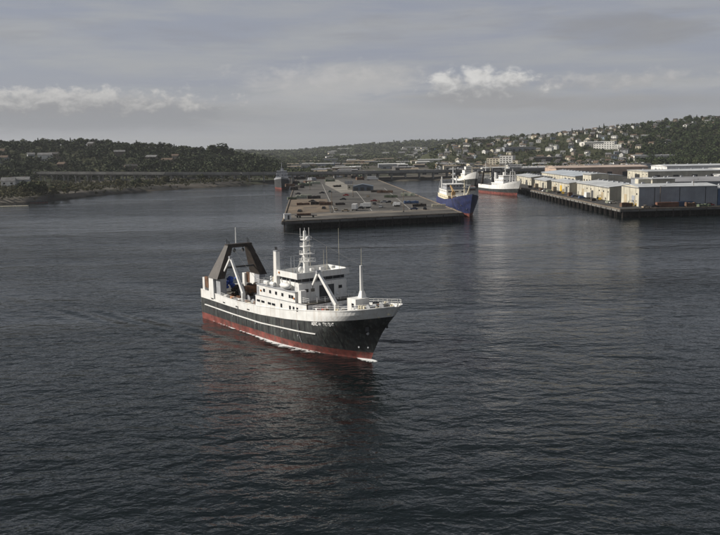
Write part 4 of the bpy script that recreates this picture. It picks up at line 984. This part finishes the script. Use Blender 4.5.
# the two big pale buildings that stand out on the slope
x, y = at(503, 160.5, 8); y = 1440; x = (503 - 360) / FPX * y
apt = empty('apartment_block', (x, y, ground(x, y) - 1), -.45, 'large pale apartment block with stepped roof above the white vessel', 'building')
for q, (dx, w, h) in enumerate(((-13, 22, 15), (9, 22, 19), (24, 9, 11))):
    w_ = MB().box((dx, 0, 0), (w, 16, h)).build('wing', HW['cream'] if q != 1 else HW['white'], apt); MB().box((dx, 0, h), (w + .6, 16.6, .5)).build('flat_roof', HR['brown'], w_)
    for fl in range(int(h / 3.4)):
        for k in range(int(w / 5)): MB().box((dx - w / 2 + 2.5 + 5 * k, -8.04, 1.4 + 3.4 * fl), (2.6, .12, 1.5)).build('window', GLASS, w_)
TAKEN.append((x, y, 32))
y = 1640; x = (606 - 360) / FPX * y
big = empty('hillside_mansion_block', (x, y, ground(x, y) - 1), -.62, 'big white flat-roofed building conspicuous among the hillside houses', 'building')
for q, (dx, w, h) in enumerate(((-12, 20, 11), (8, 20, 15), (25, 12, 9))):
    w_ = MB().box((dx, 0, 0), (w, 14, h)).build('wing', HW['white'], big); MB().box((dx, 0, h), (w + .6, 14.6, .4)).build('flat_roof', HR['grey'], w_)
    for fl in range(int(h / 3.4)):
        for k in range(int(w / 5)): MB().box((dx - w / 2 + 2.5 + 5 * k, -7.04, 1.4 + 3.4 * fl), (2.4, .12, 1.4)).build('window', GLASS, w_)
TAKEN.append((x, y, 28))
random.seed(21)
WC = ['white'] * 8 + ['cream'] * 4 + ['grey'] * 3 + ['tan'] * 3 + ['blue-grey'] * 2 + ['brown'] * 2
cnt = 0; tries = 0
while cnt < 282 and tries < 9000:
    tries += 1
    u = U(440, 745); y = U(1290, 2020)
    if u > 640 and not (y > 1800) and not (y > 1640 and u < 672): continue
    if u < 520 and y > 1900 and rnd() < .4: continue
    if y < 1380 and rnd() < .5: continue
    x = (u - 360) / FPX * y
    if not free(x, y, 7.5): continue
    zone = 'lower' if y < 1520 else ('upper' if y > 1820 else 'middle')
    wc = random.choice(WC); rc = random.choice(['dark', 'grey', 'brown', 'dark']); kd = random.choice([0, 0, 1, 2])
    put_house(x, y, wc, rc, kd, U(-.95, .0) + (1.57 if rnd() < .25 else 0), '%s %s house with %s roof on the %s right hillside' % (('small', 'tall narrow', 'wide')[kd], wc, rc, zone), 'houses on the right hillside', U(.62, .95))
    TAKEN.append((x, y, 7.5)); cnt += 1
cnt = 0; tries = 0
while cnt < 11 and tries < 4000:                              # left hill: houses half hidden in trees
    tries += 1
    u = U(5, 190); y = U(1090, 1390); x = (u - 360) / FPX * y
    if not free(x, y, 12) or ground(x, y) < 9: continue
    wc = random.choice(['grey', 'brown', 'brown', 'tan']); rc = random.choice(['dark', 'brown', 'grey']); kd = random.choice([0, 1, 2])
    put_house(x, y, wc, rc, kd, U(-.6, .6), '%s %s house with %s roof among trees on the left hill' % (('small', 'tall narrow', 'wide')[kd], wc, rc), 'houses on the left hill', 1.0)
    TAKEN.append((x, y, 9)); cnt += 1
for px, y, wc, kd, lb in ((50, 1180, 'white', 2, 'bright white house standing out on the left wooded hill'), (12, 905, 'white', 0, 'white waterside house at the far left edge'), (24, 915, 'grey', 2, 'long grey waterside house right of the white one at the left edge')):
    x = (px - 360) / FPX * y; put_house(x, y, wc, 'grey', kd, .2, lb, None, 1.2); TAKEN.append((x, y, 14))
fk = 0
for u in sorted(U(330, 470) for _ in range(26)):               # far ridge
    y = U(2450, 3400); x = (u - 360) / FPX * y
    if free(x, y, 14): fk += 1; put_house(x, y, random.choice(['white', 'cream', 'tan']), 'grey', 2, U(-.4, .4), 'tiny pale house far off below the wooded ridge, %s from the left' % nth(fk), 'far houses below the ridge', 1.5); TAKEN.append((x, y, 14))

# ------------------------------------------------------------------ trees
def leaf_mat(name, a, b):
    m = bpy.data.materials.new(name); m.use_nodes = True; nt = m.node_tree; bs = nt.nodes['Principled BSDF']
    bs.inputs['Roughness'].default_value = .85; bs.inputs['Specular IOR Level'].default_value = .15
    g = N(nt, 'ShaderNodeNewGeometry'); oi = N(nt, 'ShaderNodeObjectInfo')
    n = noise(nt, g.outputs['Position'], .06, 3, .6); n2 = noise(nt, g.outputs['Position'], .5, 2)
    f = M_(nt, 'ADD', M_(nt, 'MULTIPLY', n, .9), M_(nt, 'ADD', M_(nt, 'MULTIPLY', oi.outputs['Random'], .35), M_(nt, 'MULTIPLY', n2, .25)))
    nt.links.new(mixc(nt, ramp(nt, f, .45, 1.05), a, b), bs.inputs['Base Color']); return m
LEAF = leaf_mat('broadleaf_foliage', (.027, .038, .018), (.078, .090, .042)); CONI = leaf_mat('conifer_foliage', (.020, .030, .019), (.048, .062, .036)); OLIVE = leaf_mat('olive_scrub_foliage', (.050, .052, .024), (.125, .115, .060))
BARK = mat('bark', (.06, .048, .038), .9, .2, 2.0)
def crown_mesh(kind, n, leaf, seed):
    """leaf clumps through the volume of a crown of height 1, radius ~.35"""
    r = random.Random(seed); mb = MB(); lobes = []
    if kind == 'broad':
        for k in range(9): 
            a = r.random() * 6.28; q = r.random() ** .6 * .24; lobes.append((q * math.cos(a), q * math.sin(a), .38 + r.random() * .42, .15 + r.random() * .09))
    for k in range(n):
        if kind == 'broad':
            x, y, z, R = r.choice(lobes); d = Vector((r.gauss(0, 1), r.gauss(0, 1), r.gauss(0, 1))).normalized() * R * (.55 + .5 * r.random()); p = Vector((x, y, z)) + d * Vector((1, 1, .85)).length / 1.65
            nrm = d.normalized()
        else:
            t = r.random() ** .75; z = .08 + .92 * (1 - t); rr = .20 * t * (.45 + .6 * r.random()) + .012; a = r.random() * 6.28
            p = Vector((rr * math.cos(a), rr * math.sin(a), z)); nrm = Vector((math.cos(a), math.sin(a), .5)).normalized()
        nrm = (nrm + Vector((r.gauss(0, .5), r.gauss(0, .5), r.gauss(0, .5)))).normalized()
        u = nrm.cross(Vector((r.random() - .5, r.random() - .5, 1))).normalized(); v = nrm.cross(u); s = leaf * (.6 + .8 * r.random()); w = s * (.6 + .5 * r.random())
        mb.add([p - u * s - v * w * .4, p + u * s * .3 - v * w, p + u * s + v * w * .3, p - u * s * .2 + v * w], [(0, 1, 2, 3)])
    return mb
def trunk_mesh(kind, seed):
    r = random.Random(seed); mb = MB().tube((0, 0, -.06), (0.01, 0, .5), .030, .018, 7)
    if kind == 'broad':
        for k in range(5):
            a = k * 1.26 + r.random(); mb.tube((0.005, 0, .25 + .05 * k), (.17 * math.cos(a), .17 * math.sin(a), .52 + .06 * k), .014, .006, 5)
    else: mb.tube((0.01, 0, .5), (0.01, 0, .96), .018, .004, 6)
    return mb
TP = []
for k in range(3): TP.append(('broad', crown_mesh('broad', 420, .052, 10 + k), trunk_mesh('broad', k), LEAF))
for k in range(2): TP.append(('conifer', crown_mesh('conifer', 380, .040, 30 + k), trunk_mesh('conifer', k), CONI))
TP.append(('broad', crown_mesh('broad', 420, .052, 19), trunk_mesh('broad', 9), OLIVE))
TM = {}
def put_tree(x, y, h, pi, label, group, wide=1.0):
    kind, cm, tm, m = TP[pi]
    R = empty('conifer_tree' if kind == 'conifer' else 'broadleaf_tree', (x, y, ground(x, y) - .2), U(0, 6.28), label, 'tree', group); R.scale = (h * wide, h * wide, h)
    if pi not in TM: TM[pi] = (cm.build('crown', m, R), tm.build('trunk', BARK, R))
    else: shared(TM[pi][0], 'crown', R); shared(TM[pi][1], 'trunk', R)
random.seed(5)
def crest_y(u): return 1400 if u < 300 else 2000
# skyline trees told apart one by one
for ti, u in enumerate(np.arange(6, 205, 4.1)):
    y = 1400 + U(-25, 10); x = (u + U(-1.5, 1.5) - 360) / FPX * y; con = rnd() < .14
    put_tree(x, y, U(9, 15) if not con else U(11, 15), random.choice([3, 4]) if con else random.choice([0, 1, 2]), ('pointed dark conifer' if con else 'rounded dark tree') + ' on the left hill skyline, %s from the left edge' % nth(ti + 1), 'skyline trees on the left hill', 1.0 if con else U(1.1, 1.6))
y = 1330; x = (222 - 360) / FPX * y; put_tree(x, y, 24, 1, 'largest rounded tree crowning the low end of the left hill', None, 1.9)
x = (214 - 360) / FPX * y; put_tree(x, y + 15, 19, 0, 'rounded tree just left of the largest skyline tree', None, 1.5)
x = (231 - 360) / FPX * y; put_tree(x, y + 10, 17, 2, 'rounded tree just right of the largest skyline tree', None, 1.6)
for ti, u in enumerate(np.arange(455, 718, 4.6)):
    y = 2000 + U(-40, 10); x = (u + U(-2, 2) - 360) / FPX * y; con = rnd() < .2
    if free(x, y, 4): put_tree(x, y, U(9, 16), random.choice([3, 4]) if con else random.choice([0, 1, 2]), ('pointed dark conifer' if con else 'rounded dark tree') + ' on the right hill skyline, %s from its left end' % nth(ti + 1), 'skyline trees on the right hill', 1.0 if con else U(1.1, 1.6))
for k, u in enumerate(sorted([U(30, 62) for _ in range(10)] + [U(20, 262) for _ in range(36)])):   # shore trees in front of the bridge
    yb = lerp_tab([(-300, 700), (-258, 730), (-203, 880), (-163, 925), (-99, 990)], (u - 360) / FPX * 880); y = yb + U(6, 60); x = (u - 360) / FPX * y
    if ground(x, y) < 1.2: continue
    pi = random.choice([5, 5, 0, 1]); put_tree(x, y, U(5, 10) if u > 62 else U(8, 13), pi, ('olive bushy' if pi == 5 else 'dark green bushy') + ' tree on the bank below the road bridge, %s from the left' % nth(k + 1), 'trees on the bank below the bridge', 1.2)
for px, py, h in ((316, 165.5, 12), (322, 164.0, 14), (308, 164.5, 11), (294, 160.5, 13), (304, 160.0, 15), (338, 163.5, 10), (436, 163.2, 11), (466, 164.5, 12), (474, 163.6, 12), (532, 167, 10), (645, 166, 10), (690, 166, 11)):
    x, y = at(px, py, 4); put_tree(x, y, h, random.choice([0, 1, 2]), 'dark green tree, standing among the sheds near %s' % ({316: 'the cream block', 322: 'the cream block right side', 308: 'the grey shed', 294: 'the hill foot', 304: 'the cream hall', 338: 'the rail yard', 436: 'the white-roofed shed', 466: 'the tan shed', 474: 'the tan hall', 532: 'the grey hillside hall', 645: 'the white hall', 690: 'the wooded slope'}[px]), 'trees among the sheds')

# woods that read as one mass
def wood(name, label, pts, m, lo, hi, conif=.3, wide=1.25, n=46, leaf=.095):
    protos = [np.array(crown_mesh('broad', n, leaf, 100 + k).v).reshape(-1, 4, 3) for k in range(6)] + [np.array(crown_mesh('conifer', n, leaf * .8, 120 + k).v).reshape(-1, 4, 3) for k in range(3)]
    out = []
    for x, y in pts:
        h = U(lo, hi); p = protos[random.randrange(6) if rnd() > conif else 6 + random.randrange(3)]; a = U(0, 6.28); ca, sa = math.cos(a), math.sin(a)
        q = p * np.array((h * wide, h * wide, h)); r = np.empty_like(q)
        r[..., 0] = q[..., 0] * ca - q[..., 1] * sa + x; r[..., 1] = q[..., 0] * sa + q[..., 1] * ca + y; r[..., 2] = q[..., 2] + ground(x, y) - .12 * h
        out.append(r)
    v = np.concatenate(out).reshape(-1, 3); nq = len(v) // 4
    me = bpy.data.meshes.new(name); me.vertices.add(len(v)); me.vertices.foreach_set('co', v.ravel()); me.loops.add(nq * 4); me.loops.foreach_set('vertex_index', np.arange(nq * 4, dtype=np.int32))
    me.polygons.add(nq); me.polygons.foreach_set('loop_start', np.arange(0, nq * 4, 4, dtype=np.int32)); me.polygons.foreach_set('loop_total', np.full(nq, 4, dtype=np.int32)); me.update(); me.validate()
    me.materials.append(m); o = bpy.data.objects.new(name, me); col.objects.link(o); return tag(o, label, 'woodland', kind='stuff')
def clear(x, y, r): return free(x, y, r)
P = []
while len(P) < 1500:
    u = U(-60, 290); y = U(955, 1430); x = (u - 360) / FPX * y
    if (y > 1030 or u < 40) and ground(x, y) > 4.4 and clear(x, y + 6, 5): P.append((x, y))
wood('left_hill_wood', 'dark mixed wood covering the left hill', P, LEAF, 8, 14, .12)
P = []
while len(P) < 1500:
    u = U(-60, 270); y = U(640, 1000); x = (u - 360) / FPX * y; g = ground(x, y)
    if 1.2 < g < 6 and clear(x, y, 4) and (rnd() < .75 or u < 70) and y < 990: P.append((x, y))
wood('shore_scrub', 'olive and dark scrub along the left shore', P, OLIVE, 1.8, 5.5, .05)
P = []
while len(P) < 1500:
    u = U(620, 800); y = U(1360, 1960); x = (u - 360) / FPX * y
    if (u > 640 or rnd() < .3) and clear(x, y, 3): P.append((x, y))
wood('greenbelt_wood', 'dense green wood on the steep right slope', P, leaf_mat('greenbelt_foliage', (.030, .045, .019), (.075, .095, .040)), 8, 14, .1)
P = []
while len(P) < 1500:
    u = U(430, 740); y = U(1270, 2010); x = (u - 360) / FPX * y
    if clear(x, y + 3, 2.5): P.append((x, y))
wood('garden_trees', 'dark garden trees scattered between the hillside houses', P, LEAF, 5, 10, .25)
P = []
while len(P) < 2600:
    u = U(225, 520); y = U(2350, 4600); x = (u - 360) / FPX * y
    if clear(x, y, 5): P.append((x, y))
wood('far_ridge_wood', 'far blue-green wood on the low ridge', P, LEAF, 10, 16, .3, 2.4, 26, .12)
P = []
while len(P) < 1500:
    u = U(262, 560); y = U(1026, 2450) if rnd() < .6 else U(1026, 1250); x = (u - 360) / FPX * y
    if ground(x, y) < 12 and clear(x, y, 8) and shed_free(x, y, 2) and (u < 312 or fbm(x * .6, y * .6) > .25): P.append((x, y))
wood('flats_trees', 'loose rows of trees between the sheds of the flats', P, LEAF, 4, 9, .15)

# ------------------------------------------------------------------ vehicles and gear on the piers
random.seed(3)
PAINT = {n: mat('car_paint_' + n.replace(' ', '_'), c, .35, .04, 1.0, spec=.5) for n, c in {'white': (.75, .75, .74), 'black': (.02, .02, .022), 'dark blue': (.03, .05, .12), 'red': (.35, .035, .03), 'silver': (.42, .43, .44), 'dark green': (.03, .07, .05), 'tan': (.38, .31, .22)}.items()}
WHEEL = MB().tube((0, -.11, 0), (0, .11, 0), .33, n=12)
_w = []
def wheel(R, x, y, r=.33):
    if not _w: o = WHEEL.build('wheel', BLACKR, R); _w.append(o)
    else: o = shared(_w[0], 'wheel', R)
    o.location = (x, y, r); o.scale = (r / .33, 1, r / .33)
def profile(pts, w):
    n = len(pts); return MB().add([(x, -w / 2, z) for x, z in pts] + [(x, w / 2, z) for x, z in pts], [tuple(range(n))[::-1], tuple(range(n, 2 * n))] + [(k, (k + 1) % n, n + (k + 1) % n, n + k) for k in range(n)])
def car(x, y, rz, colr, label, z=DZ, group='cars parked on the main pier'):
    R = empty('parked_car', (x, y, z + .01), rz, label, 'car', group)
    profile([(-2.2, .3), (2.2, .3), (2.25, .7), (1.2, .92), (-1.9, .95), (-2.2, .85)], 1.75).build('body', PAINT[colr], R)
    profile([(-1.75, .951), (.95, .951), (.35, 1.42), (-1.2, 1.44)], 1.5).build('glasshouse', GLASS, R); profile([(-1.15, 1.441), (.3, 1.421), (.25, 1.48), (-1.1, 1.5)], 1.42).build('roof', PAINT[colr], R)
    for a in (-1.4, 1.4):
        for b in (-.8, .8): wheel(R, a, b)
    for b in (-.6, .6): MB().box((2.24, b, .58), (.06, .3, .14)).build('headlight', WHITE, R)
def truck(x, y, rz, m, label, L=9.0, z=DZ, boxm=None, cat='truck', h=3.0):
    R = empty('box_truck', (x, y, z + .01), rz, label, cat)
    MB().box((-.9, 0, 1.0), (L - 2.4, 2.5, h)).build('cargo_box', boxm or m, R)
    profile([(L / 2 - 2.0, .5), (L / 2, .5), (L / 2, 1.5), (L / 2 - .45, 2.6), (L / 2 - 2.0, 2.6)], 2.3).build('cab', m, R)
    MB().box((L / 2 - .27, 0, 1.6), (.3, 2.0, .8)).build('windscreen', GLASS, R); MB().box((-.4, 0, .6), (L - .8, 1.2, .38)).build('chassis', DGREY, R)
    for a in (-L / 2 + 1.2, -L / 2 + 2.4, L / 2 - 1.2):
        for b in (-1.05, 1.05): wheel(R, a, b, .5)
def forklift(x, y, rz, label, z=DZ, group=None):
    R = empty('forklift', (x, y, z + .01), rz, label, 'forklift', group)
    MB().box((-.5, 0, .4), (2.6, 1.6, 1.2), tx=.9).build('body', YELL, R); c = MB()
    for a in (-1.2, .5):
        for b in (-.65, .65): c.tube((a, b, 1.6), (a, b, 2.9), .06, n=5)
    c.box((-.35, 0, 2.9), (2.0, 1.5, .1)); c.build('overhead_guard', DGREY, R)
    m = MB()
    for b in (-.4, .4): m.box((1.1, b, .2), (.2, .16, 3.4)); m.box((1.9, b, .2), (1.5, .16, .1))
    m.build('lift_mast', YELL, R)
    for a in (-1.2, .6):
        for b in (-.75, .75): wheel(R, a, b, .42)
def light_pole(px, py, label, h=11, z=DZ):
    x, y = at(px, py, z); R = empty('light_pole', (x, y, z), 0, label, 'light pole')
    MB().tube((0, 0, 0), (0, 0, h), .22, .12, 8).build('pole', BULL, R); MB().box((0, 0, 0), (.8, .8, .7)).build('base', CONC, R)
    MB().tube((0, 0, h - .3), (2.0, 0, h + .1), .08, n=6).build('arm', GREYP, R); MB().box((2.2, 0, h), (1.0, .4, .2)).build('lamp_head', GREYP, R)
def crates(px, py, nx, nz, m, label, group=None, s=(2.4, 1.6, 1.3), rz=0.0):
    """row of stacked fish totes / net bundles: each its own thing"""
    x0, y0 = at(px, py, DZ)
    for i in range(nx):
        for k in range(nz):
            c = MB().box((0, 0, .15), (s[0], s[1], s[2]), 0, .97, .97).build('storage_crate', m, None, (x0 + (s[0] + .3) * i * math.cos(rz), y0 + (s[0] + .3) * i * math.sin(rz), DZ + .01 + k * (s[2] + .17)), rz)
            tag(c, label, 'crate', group or label)
            r = MB()
            for a in (-1, 1): r.box((a * s[0] * .35, 0, 0), (.2, s[1], .149))
            r.build('skid', BULL, c)
def bundle(px, py, L, w, h, m, label, rz=0.0, tarp=True):
    x, y = at(px, py, DZ); R = empty('covered_stack', (x, y, DZ), rz, label, 'stack')
    mb = MB(); n = 7
    for k in range(n):
        a = -L / 2 + L * (k + .5) / n; mb.box((a, U(-.2, .2), .2), (L / n * .98, w * U(.85, 1), h * U(.75, 1)), U(-.04, .04), .9, .8)
    mb.build('cover', m, R); MB().box((0, 0, .01), (L, w * .9, .19)).build('pallet_row', BULL, R)
TARP = mat('dull_green_tarp', (.09, .11, .07), .8, .2, .6); TARPB = mat('blue_tarp', (.06, .10, .19), .7, .2, .6); TARPW = mat('pale_tarp', (.34, .36, .28), .8, .15, .6); NET = mat('dark_net_pile', (.05, .042, .036), .9, .3, 1.0); NETR = mat('brown_net_pile', (.12, .07, .045), .9, .3, 1.0)
# named pieces
x, y = at(355, 210.5, DZ); truck(x, y, rad(80), WHITE, 'white box truck, left of the pair in the middle of the pier', 7.5, h=2.7)
x, y = at(365.5, 208.3, DZ); truck(x, y, rad(170), WHITE, 'white box truck, right of the pair in the middle of the pier', 6.6, h=2.1)
x, y = at(360.5, 209.0, DZ); car(x, y, rad(170), 'black', 'black car between the two white box trucks on the pier', group=None)
x, y = at(397, 206.5, DZ); truck(x, y, rad(165), PAINT['white'], 'small white van right of the dark cars on the pier', 4.6, h=1.3, cat='van')
x, y = at(372.5, 180.2, DZ); truck(x, y, rad(0), WHITE, 'white lorry catching the sun at the far end of the pier', 12, h=3.2)
R_ = empty('flat_trailer', (*at(306, 217.6, DZ), DZ + .01), rad(4), 'dark flatbed trailer near the left front edge of the pier', 'trailer')
MB().box((0, 0, .95), (11, 2.5, .35)).build('bed', DGREY, R_); MB().box((-1, 0, 1.3), (7, 2.2, .9)).build('timber_load', NETR, R_)
for a in (-4.2, -3.0, 3.6):
    for b in (-1, 1): wheel(R_, a, b, .48)
R_ = empty('pier_end_hut', (*at(287.5, 219.3, DZ), DZ), rad(10), 'small white hut at the left front corner of the pier', 'hut')
MB().box((0, 0, 0), (3.4, 3, 2.5)).build('wall', WHITE, R_); MB().box((0, 0, 2.5), (3.9, 3.5, .3), 0, .8, .8).build('roof', GREYP, R_); MB().box((.4, -1.52, .05), (.9, .08, 2.0)).build('door', DGREY, R_)
R_ = empty('boat_shed', (*at(363, 190.5, DZ), DZ), rad(-4), 'dark blue-grey low shed on the right half of the pier', 'shed')
profile([(-8, 0), (8, 0), (8, 3.4), (0, 5.0), (-8, 3.4)], 14).build('wall', mat('slate_blue_siding', (.11, .14, .18), .6, .1, .3), R_); profile([(-8.4, 3.45), (0, 5.13), (8.4, 3.45), (8.4, 3.7), (0, 5.4), (-8.4, 3.7)], 14.6).build('roof', mat('slate_blue_roof', (.14, .17, .21), .5, .1, .2), R_)
for k in range(3): MB().box((-5 + 5 * k, -7.05, .05), (3.2, .12, 2.8)).build('door', DGREY, R_)
R_ = empty('pier_office', (*at(351.5, 189.5, DZ), DZ), rad(-4), 'pale small office beside the blue-grey shed on the pier', 'hut')
MB().box((0, 0, 0), (6, 5, 3.6)).build('wall', WH_CREAM, R_); MB().box((0, 0, 3.6), (6.6, 5.6, .3)).build('roof', RM['g'], R_)
for k in (-1, 1): MB().box((k * 1.6, -2.54, 1.4), (1.2, .1, 1.1)).build('window', GLASS, R_)
for px, py, lb in ((332, 213, 'tall light pole on the left half of the pier'), (403.5, 212, 'tall light pole on the right half of the pier'), (353, 197, 'light pole by the pale apron of the pier'), (310, 190, 'light pole by the tarpaulined stacks on the pier')): light_pole(px, py, lb)
light_pole(693, 205.5, 'tall light pole before the grey warehouse front', 14)
light_pole(660, 206.5, 'light pole left of the taller one before the grey warehouse', 11)
# stacks
for px, py, L, w, h, m, rz, lb in ((304, 198.0, 11, 5, 2.2, TARPW, .1, 'pale green tarpaulined stack on the left half of the pier'), (314, 198.6, 9, 4, 2.0, NET, .1, 'dark net pile right of the pale green stack'), (318, 204.5, 9, 4, 1.8, NET, .1, 'dark net pile at the left of the middle row'), (326, 205.0, 8, 4, 1.8, NETR, .1, 'brown net pile in the middle row of the pier'),
        (303, 205.0, 8, 4, 1.4, NETR, .15, 'low brown net pile on the tan gravel'), (292, 199.5, 6, 4, 1.6, TARP, .2, 'dull green stack near the left edge of the pier'), (294, 190, 12, 6, 2.6, NET, 1.5, 'long dark pile along the left edge of the pier'), (296, 184, 12, 6, 3.0, NET, 1.5, 'dark heap behind the long dark pile at the pier edge'), (305, 186, 12, 6, 2.6, TARP, .3, 'dull green heap beyond the tarpaulined stacks'), (314, 184, 12, 6, 2.4, TARPW, .2, 'pale stack beside the green heap on the far pier'), (300, 179, 16, 8, 3.0, NET, .3, 'wide dark heap at the far left of the pier'), (318, 179, 16, 7, 2.6, NETR, .1, 'brown heap at the far middle of the pier'),
        (385, 192.8, 12, 4, 1.8, NETR, -.1, 'rusty brown pile along the right edge of the pier'), (377, 192.2, 9, 4, 1.8, NET, -.1, 'dark pile left of the rusty brown one at the pier edge'), (411, 203.5, 9, 4, 1.6, TARPB, .1, 'blue tarpaulined stack near the blue trawler'), (419, 206.5, 8, 4, 1.6, NET, .1, 'dark net pile near the blue trawler'), (391, 197.5, 9, 4, 1.7, TARP, -.1, 'dull green stack behind the dark cars'), (408, 196.0, 10, 5, 2.0, TARPW, -.1, 'pale covered stack at the right edge of the pier'), (340, 205, 6, 3, 1.3, NET, .2, 'small dark pile left of the white trucks'), (337, 187, 7, 4, 1.7, NET, .3, 'small dark pile on the pale apron'), (330, 181.5, 10, 5, 2.2, TARP, .2, 'green stack at the head of the apron')):
    bundle(px, py, L, w, h, m, lb, rz)
cars = [(374, 201.6), (379, 202.2), (384, 202.6), (389, 203.0), (374.5, 204.6), (392.5, 204.0), (324, 209.0), (312, 202.0), (343, 200.0), (336, 210.5), (425, 209.5), (345.5, 211.5), (381, 207.6), (300, 212.0), (414, 209.8), (298, 194.5), (322, 193.5), (330, 192.2), (346, 195.8), (368, 197.0)]
names = list(PAINT)
pl = ['first dark-row spot left of the van', 'second spot in the row left of the van', 'third spot in the row left of the van', 'fourth spot in the row left of the van', 'spot just below the dark row', 'spot nearest the van', 'tan gravel edge', 'gravel among net piles', 'open deck beyond the trucks', 'foot of the left light pole', 'deck beside the blue trawler bow', 'deck left of the box trucks', 'deck right of the box trucks', 'front of the tan gravel', 'deck by the dark net pile', 'left edge of the pier', 'deck near the apron corner', 'edge of the apron', 'deck before the pale office', 'deck before the blue-grey shed']
for (px, py), where in zip(cars, pl):
    x, y = at(px, py, DZ); cn = random.choice(['black', 'dark blue', 'black', 'silver', 'dark green', 'red', 'tan', 'black'])
    car(x, y, rad(random.choice([80, 84, 170, 174])) + U(-.1, .1), cn, '%s car parked on the pier, %s' % (cn, where))
for k, (px, py) in enumerate(((291, 178.5), (296, 176), (303, 175.2), (309, 177), (312, 180.5), (290, 186.5), (299.5, 188), (308, 182.5), (324, 177.2), (330, 175.6), (338, 177.6), (345, 176.5), (352, 178.4), (360, 180), (362, 176.6))):
    bundle(px, py, U(7, 13), U(4, 7), U(1.8, 3.6), (NET, NETR, TARP, NET, GREYP, NETR)[k % 6], ('dark', 'brown', 'dull green', 'black', 'grey', 'rust-coloured')[k % 6] + ' heap on the far pier, ' + ('left edge by the grey ship', 'left side below the bridge', 'under the bridge left of the cream block', 'beside the cream block', 'left of the apron', 'left edge before the grey ship', 'left of the green heap', 'just beyond the green heap', 'right of the cream block', 'under the bridge by the apron', 'head of the apron', 'under the bridge right of the apron', 'right of the apron', 'beyond the blue-grey shed', 'right edge under the bridge')[k], U(-.4, 1.2))
crates(434, 206.8, 3, 1, OFFW, 'cream crate in the short row by the blue trawler', 'crates by the blue trawler')
crates(346, 184.0, 3, 2, GREYP, 'grey crate stacked at the edge of the pale apron', 'grey crates on the apron')
# right pier: forklifts, containers, vehicles
for px, py, rz, lb in ((632, 205.6, 20, 'yellow forklift at the cream warehouse corner, left one'), (636.5, 206.2, 160, 'yellow forklift at the cream warehouse corner, right one'), (600, 200.2, 70, 'yellow forklift before the second cream warehouse'), (563, 194.2, 80, 'yellow forklift before the third cream shed')):
    x, y = at(px, py, DZ); forklift(x, y, rad(rz), lb)
def container(px, py, m, lb, rz=.12, L=12):
    x, y = at(px, py, DZ); R = empty('shipping_container', (x, y, DZ + .01), rz, lb, 'container'); MB().box((0, 0, 0), (L, 2.44, 2.6)).build('box', m, R)
    for k in range(9): MB().box((-L / 2 + L * (k + .5) / 9, -1.25, .15), (.35, .06, 2.3)).build('rib', m, R)
    MB().box((-L / 2 - .03, 0, .1), (.06, 2.2, 2.4)).build('door', m, R)
container(667, 207.0, WAG['rust'], 'rust-brown container on the dock before the grey warehouse'); container(682, 206.2, WAG['blue'], 'dull blue container on the dock before the grey warehouse')
for px, py, cn, lb in ((655, 207.4, 'black', 'black car at the left of the dock before the grey warehouse'), (699, 205.8, 'white', 'white car by the tall dock light pole'), (646, 208.0, 'tan', 'tan car at the grey warehouse corner'), (710, 205.6, 'red', 'red car at the right end of the dock'), (613, 203.5, 'silver', 'silver car between the first and second warehouse'), (575, 197.0, 'dark blue', 'dark blue car by the second cream warehouse'), (545, 191.5, 'white', 'white car by the small cream shed')):
    x, y = at(px, py, DZ); car(x, y, rad(10) + U(-.2, .2), cn, lb, group='cars on the warehouse pier')
for k, (px, py) in enumerate(((587, 198.6), (554, 192.2), (536, 188.6))):
    x, y = at(px, py, DZ); truck(x, y, rad(88), PAINT['tan'] if k else WHITE, ('white box truck along the second cream warehouse', 'tan box truck along the third cream shed', 'tan box truck along the fourth cream shed')[k], 8)

for k, (px, py, m, lb) in enumerate(((648, 206.2, NET, 'dark net pile at the foot of the grey warehouse'), (690, 206.6, NETR, 'brown pile beside the tall dock light pole'), (704, 206.8, TARP, 'dull green stack near the right end of the dock'), (626, 206.8, NETR, 'brown pile at the dock corner before the cream end wall'), (609, 203.2, TARPW, 'pale covered stack between the first and second warehouses'), (593, 200.8, NET, 'dark pile along the second cream warehouse'), (581, 198.4, TARPB, 'blue tarpaulined stack along the second cream warehouse'), (570, 196.0, NETR, 'brown pile between the second warehouse and third shed'), (558, 193.4, NET, 'dark pile by the third cream shed'), (549, 192.0, TARPW, 'pale covered stack by the third cream shed'), (541, 190.0, NETR, 'brown pile by the fourth cream shed'), (530, 187.6, NET, 'dark pile by the farthest cream shed'))):
    bundle(px, py, U(4, 8), U(2.4, 4), U(1.2, 2.4), m, lb, rad(86) if px < 620 else .1)

# ------------------------------------------------------------------ damp harbour air
hm = bpy.data.materials.new('harbour_haze'); hm.use_nodes = True; hn = hm.node_tree; hn.nodes.remove(hn.nodes['Principled BSDF'])
pv = N(hn, 'ShaderNodeVolumePrincipled'); pv.inputs['Color'].default_value = (.86, .90, .96, 1); pv.inputs['Density'].default_value = 5.0e-5; pv.inputs['Anisotropy'].default_value = .2
hn.links.new(pv.outputs[0], [n for n in hn.nodes if n.type == 'OUTPUT_MATERIAL'][0].inputs['Volume'])
tag(MB().box((0, 3400, -10), (29000, 12000, 190)).build('haze', hm), 'thin grey haze over the whole harbour', 'haze', kind='stuff')

# look-alikes that ended up with one wording are told apart by their order from the left
same = {}
for o in bpy.data.objects:
    if o.parent is None and o.get('group') in ('houses on the right hillside', 'houses on the left hill', 'small sheds on the flats', 'freight wagons in the rail yard', 'grey crates on the apron', 'crates by the blue trawler'): same.setdefault(o['label'], []).append(o)
for lb, os_ in same.items():
    if len(os_) > 1:
        for k, o in enumerate(sorted(os_, key=lambda q: (round(q.location.x / q.location.y, 3), q.location.z))): o['label'] = lb + ', %s from left' % nth(k + 1)
